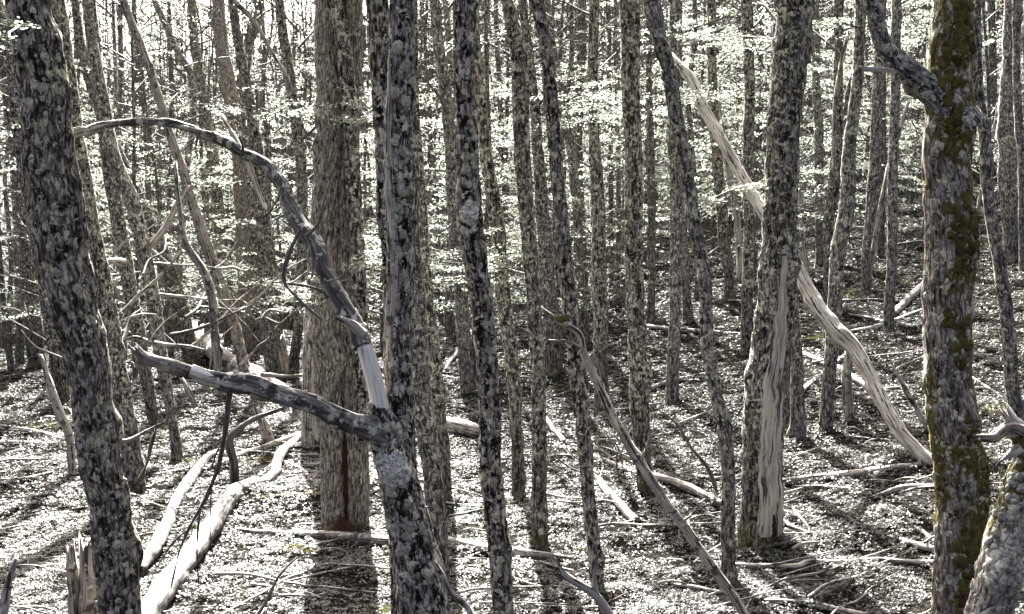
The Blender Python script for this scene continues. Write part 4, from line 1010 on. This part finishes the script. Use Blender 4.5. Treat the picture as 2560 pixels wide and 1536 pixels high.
# --- fallen logs and branches
L = log
L("fallen_log", "large bleached fallen log running up from the bottom edge beside the thick dark tree", "log",
  [(335, 1590, 64), (365, 1536, 62), (400, 1480, 62), (480, 1390, 56), (535, 1310, 49), (583, 1238, 43), (625, 1212, 30)], 'sunlog', 24, 0.05, furrow=0.012)
L("fallen_branch", "forked bleached branch bending from the large bleached log to the very thick cracked tree", "branch",
  [(625, 1212, 30), (660, 1200, 28), (688, 1180, 27), (692, 1160, 26), (709, 1127, 24), (752, 1090, 16)], 'sunlog', 14, 0.05)
L("fallen_branch", "knotted bleached branch lying left of the large bleached log", "branch",
  [(352, 1425, 30), (390, 1370, 36), (415, 1320, 32), (432, 1265, 30), (460, 1215, 31), (500, 1160, 27), (532, 1138, 16)], 'sunlog', 18, 0.05, furrow=0.010)
pole("dead_branch", "upright mossy-footed bleached branch above the large bleached log", "branch", [(586, 1228, 26), (586, 1165, 23), (573, 1105, 22), (600, 1070, 16), (640, 1047, 14), (714, 1020, 8)], None, None, 'sunlog', 14, 0.05)
L("fallen_branch", "pale branch lying across to the foot of the very thick cracked tree", "branch", [(548, 1165, 16), (595, 1138, 16), (640, 1125, 15), (700, 1105, 16), (760, 1085, 16)], 'dead')
L("fallen_branch", "small forked root branch right of the bleached forked branch", "branch", [(712, 1155, 10), (764, 1180, 12), (790, 1208, 6)], 'dead')
L("fallen_log", "mossy yellow-green log lying against the very thick cracked tree", "log", [(650, 1247, 12), (743, 1236, 16), (812, 1231, 19)], 'moss', 14)
L("fallen_log", "long grey log lying across the centre in front of the very thick cracked tree", "log",
  [(600, 1325, 12), (700, 1334, 18), (810, 1343, 22), (970, 1352, 27), (1110, 1360, 26), (1210, 1376, 25), (1280, 1381, 22), (1380, 1392, 20), (1470, 1399, 14), (1520, 1400, 8)], 'darklog', 18, 0.08)
L("fallen_branch", "thin branch parallel below the long grey log", "branch", [(1285, 1402, 7), (1360, 1412, 9), (1430, 1425, 5)], 'dead')
L("fallen_branch", "curved pale branch at the left edge", "branch", [(-15, 1066, 9), (70, 1081, 13), (125, 1088, 13), (165, 1100, 9)], 'dead')
L("fallen_branch", "straight dark branch at the left edge below the curved pale one", "branch", [(-15, 1110, 11), (90, 1108, 11), (200, 1112, 9)], 'darklog')
L("fallen_log", "short dark mossy log at the left edge", "log", [(5, 1205, 18), (60, 1199, 16), (112, 1189, 12)], 'darklog')
L("fallen_branch", "thin pale branch above the short dark mossy log", "branch", [(60, 1162, 6), (110, 1157, 8), (160, 1148, 5)], 'dead')
L("fallen_log", "stout grey log end behind the slim black-crusted tree", "log", [(1090, 1056, 34), (1140, 1062, 37), (1200, 1080, 33)], 'dead', 18, furrow=0.012)
L("fallen_branch", "pale branch slanting behind the grey tree with a pale smooth foot", "branch", [(1108, 936, 9), (1128, 905, 11), (1150, 870, 12)], 'sunlog')
L("fallen_branch", "thin branch lying by the grey tree with a pale smooth foot", "branch", [(1060, 940, 7), (1099, 942, 8), (1152, 952, 6)], 'dead')
L("fallen_branch", "bleached branch left of the slender lichen-crusted tree", "branch", [(1362, 1045, 10), (1385, 1075, 14), (1412, 1108, 15)], 'sunlog')
L("fallen_log", "white bleached log with a tawny end right of the slender lichen-crusted tree", "log", [(1484, 1180, 12), (1510, 1220, 18), (1540, 1255, 22), (1592, 1302, 28)], 'sunlog', 16)
L("fallen_log", "long dark fallen branch under the brush pile crossing behind the straight mid-sized brown tree", "log",
  [(1405, 1118, 8), (1477, 1138, 11), (1549, 1165, 13), (1590, 1183, 15), (1642, 1195, 18), (1728, 1228, 22), (1806, 1260, 20)], 'darklog', 14)
L("fallen_log", "reddish split log right of the straight mid-sized brown tree", "log", [(1628, 1188, 8), (1700, 1187, 11), (1805, 1194, 10)], 'red')
pole("dead_branch", "dark thin branch arching down to the slender curving tree's foot", "branch", [(1800, 1240, 10), (1763, 1162, 10), (1722, 1114, 8), (1694, 1065, 7), (1646, 1027, 3)], None, None, 'twig', 8, 0.08)
L("fallen_log", "straight pale log between the very thick straight tree and the thick moss-covered tree", "log", [(1945, 1209, 15), (2040, 1197, 18), (2127, 1186, 19), (2240, 1170, 17), (2345, 1155, 14)], 'dead', 16)
L("fallen_branch", "thin pale branch lying below the straight pale log", "branch", [(1995, 1217, 9), (2075, 1215, 9), (2195, 1226, 5)], 'dead')
L("fallen_branch", "bent pale branch left of the thick moss-covered tree", "branch", [(2190, 1246, 13), (2265, 1222, 15), (2340, 1217, 11)], 'dead')
L("fallen_log", "long wavy log lying low across the right foreground", "log", [(1655, 1396, 8), (1797, 1407, 11), (1920, 1417, 14), (1990, 1417, 15), (2023, 1408, 14), (2110, 1409, 13), (2196, 1406, 12), (2300, 1416, 14), (2350, 1412, 12)], 'dead', 14)
L("fallen_branch", "branch lying at the bottom edge below the long wavy log", "branch", [(1925, 1503, 12), (2006, 1507, 15), (2092, 1528, 17), (2160, 1545, 16)], 'dead')
L("fallen_branch", "thin dark branch at the bottom edge beside the leaning dead pole", "branch", [(1695, 1472, 9), (1760, 1480, 11), (1815, 1488, 9)], 'dead')
L("fallen_branch", "curved root-like branch at the foot of the very thick straight tree", "branch", [(1955, 1298, 8), (1985, 1324, 11), (2025, 1337, 7)], 'dead')
L("fallen_branch", "short pale branch above the curved root-like branch", "branch", [(1986, 1274, 8), (2005, 1300, 9), (2024, 1322, 6)], 'sunlog')
L("fallen_branch", "thin dark twig lying at the foot of the very thick straight tree", "branch", [(1900, 1372, 6), (1955, 1362, 7), (2000, 1358, 5)], 'darklog')
L("fallen_log", "splintered pale log end beside the thick moss-covered tree", "log", [(2262, 1356, 13), (2300, 1368, 16), (2345, 1382, 16)], 'dead', 14)
L("fallen_branch", "splintered upper shard beside the thick moss-covered tree", "branch", [(2304, 1332, 10), (2325, 1348, 12), (2350, 1368, 12)], 'sunlog')
L("fallen_log", "slanting bleached log of the crossed fallen logs on the right slope", "log", [(2010, 885, 13), (2058, 905, 16), (2127, 940, 19), (2178, 970, 19)], 'sunlog', 14)
L("fallen_log", "grey log crossing the slanting bleached log", "log", [(2005, 980, 15), (2058, 936, 15), (2108, 893, 11)], 'dead', 14)
L("fallen_log", "stout log rising to the right behind the thick moss-covered tree", "log", [(2225, 790, 18), (2270, 750, 19), (2325, 700, 18)], 'dead', 14)
L("fallen_branch", "grey branch below the stout log on the right slope", "branch", [(2135, 828, 8), (2213, 812, 12), (2300, 778, 8)], 'dead')
L("fallen_branch", "long thin branch lying level on the right slope", "branch", [(2103, 753, 6), (2210, 752, 9), (2320, 758, 6)], 'sunlog')
L("fallen_branch", "pale short branch under the long level branch", "branch", [(2130, 790, 6), (2170, 795, 8), (2215, 806, 7)], 'sunlog')
L("fallen_branch", "pale branch high on the slope left of the thick moss-covered tree", "branch", [(2245, 612, 5), (2290, 607, 6), (2330, 603, 5)], 'sunlog')
L("fallen_branch", "pale branch right of the thick moss-covered tree", "branch", [(2430, 945, 8), (2470, 970, 10), (2512, 998, 7)], 'sunlog')
L("fallen_branch", "pale pair-end branch at the right edge behind the close broken trunk", "branch", [(2455, 1240, 9), (2500, 1238, 10), (2560, 1232, 9)], 'sunlog')
L("fallen_log", "thin log along the crest in the bright background", "log", [(1705, 720, 7), (1780, 706, 8), (1850, 694, 8)], 'dead')
L("fallen_log", "log lying behind the tree curving down to the right", "log", [(1612, 818, 9), (1680, 824, 11), (1755, 832, 11)], 'dead')
L("fallen_branch", "long bent branch behind the slim tree with a pale grey foot", "branch", [(1618, 980, 9), (1670, 960, 10), (1768, 936, 8)], 'dead')
L("fallen_branch", "thin branch in the background right of the curving tree", "branch", [(1775, 828, 4), (1830, 834, 5), (1880, 837, 4)], 'dead')
L("fallen_log", "fluted grey dead trunk lying behind the broken side branch", "log", [(480, 812, 26), (520, 862, 38), (590, 915, 44), (650, 945, 42), (720, 985, 30)], 'dead', 20, 0.06, furrow=0.016)
L("fallen_branch", "thin branch at the left behind the thick dark tree's foot", "branch", [(380, 1190, 6), (440, 1178, 7), (520, 1165, 5)], 'dead')
pole("dead_branch", "bent twig branch at the bottom edge left of the forked foreground tree", "branch", [(640, 1545, 13), (668, 1500, 10), (699, 1438, 8), (743, 1393, 3)], 11.5, 11.7, 'twig', 8, 0.05)
pole("dead_branch", "dark crooked branch at the bottom edge right of the forked foreground tree", "branch", [(1190, 1560, 22), (1165, 1514, 18), (1130, 1483, 16), (1105, 1430, 13), (1090, 1405, 6)], 8.2, 8.4, 'blackb', 12, 0.03, lump=0.3)
pole("dead_branch", "grey twig forking up right of the forked foreground tree", "branch", [(1105, 1340, 8), (1120, 1290, 8), (1140, 1262, 6), (1152, 1245, 3)], 8.4, 8.4, 'dead', 8, 0.03)
pole("dead_branch", "thin pale branch arching out from the right side of the thick dark tree", "branch", [(292, 1102, 8), (325, 1098, 8), (360, 1080, 7), (397, 1058, 4)], 9.1, 9.0, 'dead', 8, 0.03)
pole("dead_branch", "dark crooked branch hanging right of the thick dark tree", "branch", [(345, 1195, 9), (362, 1160, 9), (380, 1100, 8), (398, 1055, 5)], 9.3, 9.1, 'twig', 8, 0.03)
# brush pile: bare twigs of a fallen crown
rs_ = random.Random(8)
for k in range(22):
    x0, y0 = rs_.uniform(1470, 1660), rs_.uniform(1120, 1200)
    a = rs_.uniform(-2.6, -0.9); ln = rs_.uniform(60, 170)
    x1, y1 = x0 + math.cos(a) * ln, y0 + math.sin(a) * ln * 0.75
    Yk = hit(x0, y0)
    pole("brush_twig", "bare twig of the brush pile under the thin grey leaning pole", "twig",
         [(x0, y0, 5), ((x0 + x1) / 2 + rs_.uniform(-12, 12), (y0 + y1) / 2 + rs_.uniform(-12, 12), 4), (x1, y1, 2)], Yk, Yk - 0.2, rs_.choice(['twig', 'darklog', 'dead']), 5, 0.15, 'cap', group="twigs of the brush pile", wob=0.08)

rs_ = random.Random(18)
for k in range(34):
    x0, y0 = rs_.uniform(215, 720), rs_.uniform(640, 960)
    a = rs_.choice([rs_.uniform(-2.7, -2.0), rs_.uniform(-1.2, -0.3), rs_.uniform(-0.25, 0.2)]); ln = rs_.uniform(70, 240)
    x1, y1 = x0 + math.cos(a) * ln, y0 + math.sin(a) * ln
    Yk = rs_.uniform(17.5, 26)
    if at(x0, y0, Yk)[2] < float(ground(at(x0, y0, Yk)[0], Yk)): Yk = hit(x0, y0)
    w_ = rs_.uniform(5, 11)
    pole("dead_branch", "thin crooked dead branch of the tangle behind the left cluster", "branch",
         [(x0, y0, w_), (x0 + (x1 - x0) * 0.35 + rs_.uniform(-14, 14), y0 + (y1 - y0) * 0.35 + rs_.uniform(-14, 14), w_ * 0.85), (x0 + (x1 - x0) * 0.7 + rs_.uniform(-14, 14), y0 + (y1 - y0) * 0.7 + rs_.uniform(-14, 14), w_ * 0.65), (x1, y1, w_ * 0.3)],
         Yk, Yk + rs_.uniform(-1, 1), rs_.choice(['dead', 'darklog', 'pale', 'red', 'twig']), 7, 0.1, 'cap', group="dead branches of the tangle on the left", wob=0.1)

# small sticks strewn over the floor (shared meshes)
STK = []
for k in range(8):
    Ls = 0.5 + 0.16 * k
    t = np.linspace(0, 1, 7)
    P = np.stack([(t - 0.5) * Ls, 0.025 * Ls * np.sin(t * (4 + k)), 0.015 + 0.03 * np.sin(t * 5 + k), 0.014 * (1.1 - 0.7 * t)], -1)
    tbk = Tube(catmull(P, 0.08), 6, 0.2, 0.0, seed=k * 3.3, wob=0.02, kink=1.2, knots=3, root='cap'); tbk.h = tbk.h * 0 + 5
    STK.append(tbk.mesh("stick", M[['dead', 'pale', 'darklog', 'dead'][k % 4]]))
rs_ = random.Random(5)
n = 0
while n < 190:
    px, py = rs_.uniform(-20, 2580), rs_.uniform(620, 1560)
    Yk = hit(px, py)
    if Yk > 34: continue
    p = at(px, py, Yk); 
    o = link("fallen_stick", rs_.choice(STK), None, (p[0], p[1], float(ground(p[0], p[1])) + 0.03))
    sc_ = rs_.uniform(0.6, 1.25); o.scale = (sc_,) * 3
    a = rs_.gauss(0, 0.6); e = 0.25
    sl = float(ground(p[0] + e * math.cos(a), p[1] + e * math.sin(a)) - ground(p[0] - e * math.cos(a), p[1] - e * math.sin(a))) / (2 * e)
    o.rotation_euler = (0, -math.atan(sl) + rs_.gauss(0, 0.05), a)
    tag(o, "small thin dead stick strewn among the leaves of the forest floor", "stick", "small sticks strewn over the forest floor")
    n += 1

# --- leafy sprays hanging in the mid-ground, each a branch of the tree it grows on
def find(prefix):
    return [o for o in COL.objects if o.get("label", "").startswith(prefix)][0]
def leafy(prefix, px0, py0, px1, py1, Y0, Y1, ns, L, nleaf, seed, spread=0.35, size=0.032):
    rt = find(prefix); o0 = np.array(rt.location)
    rs = np.random.default_rng(seed)
    a, b = at(px0, py0, Y0), at(px1, py1, Y1)
    t = np.linspace(0, 1, 6)[:, None]
    pts = a + (b - a) * t + np.array([0, 0, 1.0]) * (np.sin(t * math.pi) * 0.08) + rs.normal(0, 0.02, (6, 3)) * t
    f = Foliage(); f.wood(pts, 0.014, 0.005, 5)
    az0 = math.atan2(b[1] - a[1], b[0] - a[0])
    for k in range(ns):
        x = rs.uniform(0.15, 1) * 5; i = min(4, int(x)); base = pts[i] + (pts[i + 1] - pts[i]) * (x - i) + np.array([0, 0, rs.normal(0, spread * 0.35)])
        f.spray(base, az0 + rs.normal(0, 0.9), L * rs.uniform(0.6, 1.2), nleaf, size, rs, 0.1, 0.24, 0.004)
    o = link("leafy_branch", f.mesh("leafy_branch", origin=o0), rt); o["kind"] = "stuff"
CR = "very thick furrowed tree"
leafy(CR, 860, 285, 730, 280, 15.4, 14.0, 8, 0.55, 80, 1)
leafy(CR, 870, 275, 930, 300, 15.4, 13.6, 7, 0.5, 80, 2)
leafy(CR, 880, 700, 780, 760, 15.3, 13.5, 8, 0.5, 80, 3)
leafy(CR, 890, 640, 940, 660, 15.3, 13.8, 7, 0.5, 80, 4)
leafy("straight brown tree", 1330, 690, 1060, 660, 14.9, 16.5, 16, 0.6, 90, 5, 0.5)
leafy("straight brown tree", 1330, 640, 1260, 610, 14.9, 14.0, 5, 0.45, 80, 6)
leafy("straight mid-sized brown tree", 1580, 290, 1420, 235, 18.0, 19.0, 14, 0.7, 90, 7, 0.6)
leafy("straight mid-sized brown tree", 1580, 300, 1700, 255, 18.0, 18.5, 9, 0.6, 90, 8, 0.4)
leafy("straight mid-sized brown tree", 1580, 250, 1500, 300, 18.0, 17.0, 9, 0.6, 90, 9, 0.5)
leafy("very thick straight tree", 1950, 475, 1785, 488, 15.0, 13.5, 6, 0.45, 90, 10, 0.05)
leafy("very thick straight tree", 1960, 100, 1700, 110, 15.2, 19, 14, 0.7, 90, 11, 0.5)
leafy("tree rising right of", 2150, 70, 2030, 75, 17.5, 17.0, 7, 0.45, 80, 12, 0.12)
leafy("tree behind the arched branch", 670, 745, 770, 760, 27, 25, 12, 0.9, 80, 13, 0.5, 0.04)
leafy("tree behind the arched branch", 650, 715, 730, 705, 27, 25, 8, 0.8, 80, 14, 0.2, 0.04)
leafy("thick dark furrowed tree", 60, 80, 10, 110, 8.9, 7.4, 6, 0.4, 60, 15, 0.25, 0.03)

# ---------------------------------------------------------------- the background wood: individual thin trees
TRUNKS = []
for k in range(7):
    rs = np.random.default_rng(700 + k)
    H = 14.0; z = np.linspace(-0.4, H, 12)
    wx = np.cumsum(rs.normal(0, 0.07, 12)); wy = np.cumsum(rs.normal(0, 0.07, 12))
    r = 0.075 * (1 - 0.86 * np.clip(z, 0, H) / H)
    P = np.stack([wx - wx[0], wy - wy[0], z, r], -1)
    tbk = Tube(catmull(P, 0.25), 9, 0.16, 0.006, seed=k * 7.7, flare=0.25, h0=-0.4)
    TRUNKS.append((tbk.mesh("thin_trunk", M['barkfar']), P))
rs_ = random.Random(21)
placed = []
n = tries = 0
while n < 272 and tries < 20000:
    tries += 1
    Yk = 27 + 62 * rs_.random() ** 0.85
    hw = Yk * (1330 / FPX)
    xk = rs_.uniform(-hw, hw)
    if any((xk - a) ** 2 + (Yk - b) ** 2 < 1.1 ** 2 for a, b in placed): continue
    placed.append((xk, Yk))
    zk = float(ground(xk, Yk))
    root = empty("tree", (xk, Yk, zk)); tag(root, FARL, "tree", FARG)
    k = rs_.randrange(7)
    sc_ = rs_.uniform(0.75, 1.35); hs = rs_.uniform(0.85, 1.25) * (1.0 if Yk < 50 else 1.55)
    rz = rs_.uniform(0, 6.28)
    t = link("trunk", TRUNKS[k][0], root); t.scale = (sc_, sc_, hs); t.rotation_euler = (rs_.gauss(0, 0.035), rs_.gauss(-0.02, 0.045), rz)
    c = link("crown", CROWN_FULL[rs_.randrange(5)] if Yk < 50 else CROWN_FAR[rs_.randrange(4)], root); c.scale = (1, 1, hs); c.rotation_euler = (t.rotation_euler[0], t.rotation_euler[1], rs_.uniform(0, 6.28))
    stuff_part(c)
    n += 1

# far wood on the opposite slope: layered leaf sprays reading as one mass
rs = np.random.default_rng(31)
nf = 11000
yy = rs.uniform(84, 150, nf); xx = rs.uniform(-1, 1, nf) * yy * 0.46
zz = ground(xx, yy) + rs.uniform(0.5, 21, nf) + np.where(xx < 10, 13.0, 0.0) * rs.random(nf)
Vs, o_ = [], 0
NL = 22
d = rs.uniform(0, 2 * math.pi, nf)
P = np.repeat(np.stack([xx, yy, zz], -1), NL, 0) + np.stack([rs.normal(0, 0.75, nf * NL), rs.normal(0, 0.75, nf * NL), rs.normal(0, 0.09, nf * NL)], -1)
Vq, Fq = leaf_quads(P, rs.uniform(0, 6.28, nf * NL), np.full(nf * NL, 0.22), 0.3, rs, 0.7)
ff = Foliage(); ff.Lv.append((Vq, Fq))
for k in range(1200):
    y0 = rs.uniform(66, 140); x0 = rs.uniform(-1, 1) * y0 * 0.45; z0 = float(ground(x0, y0)); hh = rs.uniform(13, 22)
    t = np.linspace(0, 1, 6)[:, None]
    ff.wood(np.array([x0, y0, z0 - 0.3]) + t * np.array([rs.normal(0, 1.0), 0, hh]) + rs.normal(0, 0.15, (6, 3)), rs.uniform(0.08, 0.17), 0.03, 5)
for k in range(5000):
    i = rs.integers(0, nf); b0 = np.array([xx[i], yy[i], zz[i]]); a = rs.uniform(0, 6.28); ln = rs.uniform(0.8, 2.4)
    e = b0 + np.array([math.cos(a) * ln, math.sin(a) * ln, rs.normal(0.1, 0.5)])
    ff.wood(np.array([b0, (b0 + e) / 2 + rs.normal(0, 0.2, 3), e]), 0.03, 0.012, 3)
o = link("far_wood", ff.mesh("far_wood", 'farleaf'))
tag(o, "mass of bright leaf sprays of the far wood behind all the trunks", "foliage", kind="stuff")

# ---------------------------------------------------------------- low leafy cover on the forest floor
NP, PL = 108000, 8                 # plants, leaves on each
px = rs.uniform(-60, 2620, NP * 2)
Yg = 10.5 * (46 / 10.5) ** (rs.random(NP * 2) ** 1.05)
xg = (px - 1280) / FPX * Yg
q = np.stack([xg, Yg, np.zeros_like(xg)], -1)
dens = fbm(q * 0.8 + 3, 3) * 0.45 + fbm(q * 3.0 + 8, 2) * 0.55
keep = rs.random(NP * 2) < sst(0.30, 0.50, dens) * 0.72 + 0.28
xg, Yg, q = xg[keep][:NP], Yg[keep][:NP], q[keep][:NP]
NP = len(xg)
hgt = 0.012 + (0.02 + 0.10 * sst(0.42, 0.7, fbm(q * 2.2 + 21, 2))) * rs.random(NP)
rep_ = lambda a: np.repeat(a, PL)
ang = rs.uniform(0, 6.28, NP * PL); Yl = rep_(Yg)
size = (0.011 + 0.00115 * Yl)
rad = size * rs.uniform(0.35, 1.6, NP * PL)
xl, yl = rep_(xg) + np.cos(ang) * rad, Yl + np.sin(ang) * rad
zl = rep_(ground(xg, Yg) + hgt) - 0.25 * rad + rs.normal(0, 0.006, NP * PL)
Vq, Fq = leaf_quads(np.stack([xl, yl, zl], -1), ang, size, 0.30, rs, 0.62)
o = link("ground_cover", mesh_np("ground_cover", Vq, [Fq], [M['gleaf']], smooth=False))
tag(o, "low small-leaved plants and leaf litter covering the forest floor", "ground cover", kind="stuff")
print("objects", len(bpy.data.objects), "tris", sum(sum(len(p.vertices) - 2 for p in m.polygons) if len(m.polygons) < 3000 else len(m.polygons) * 2 for m in bpy.data.meshes))
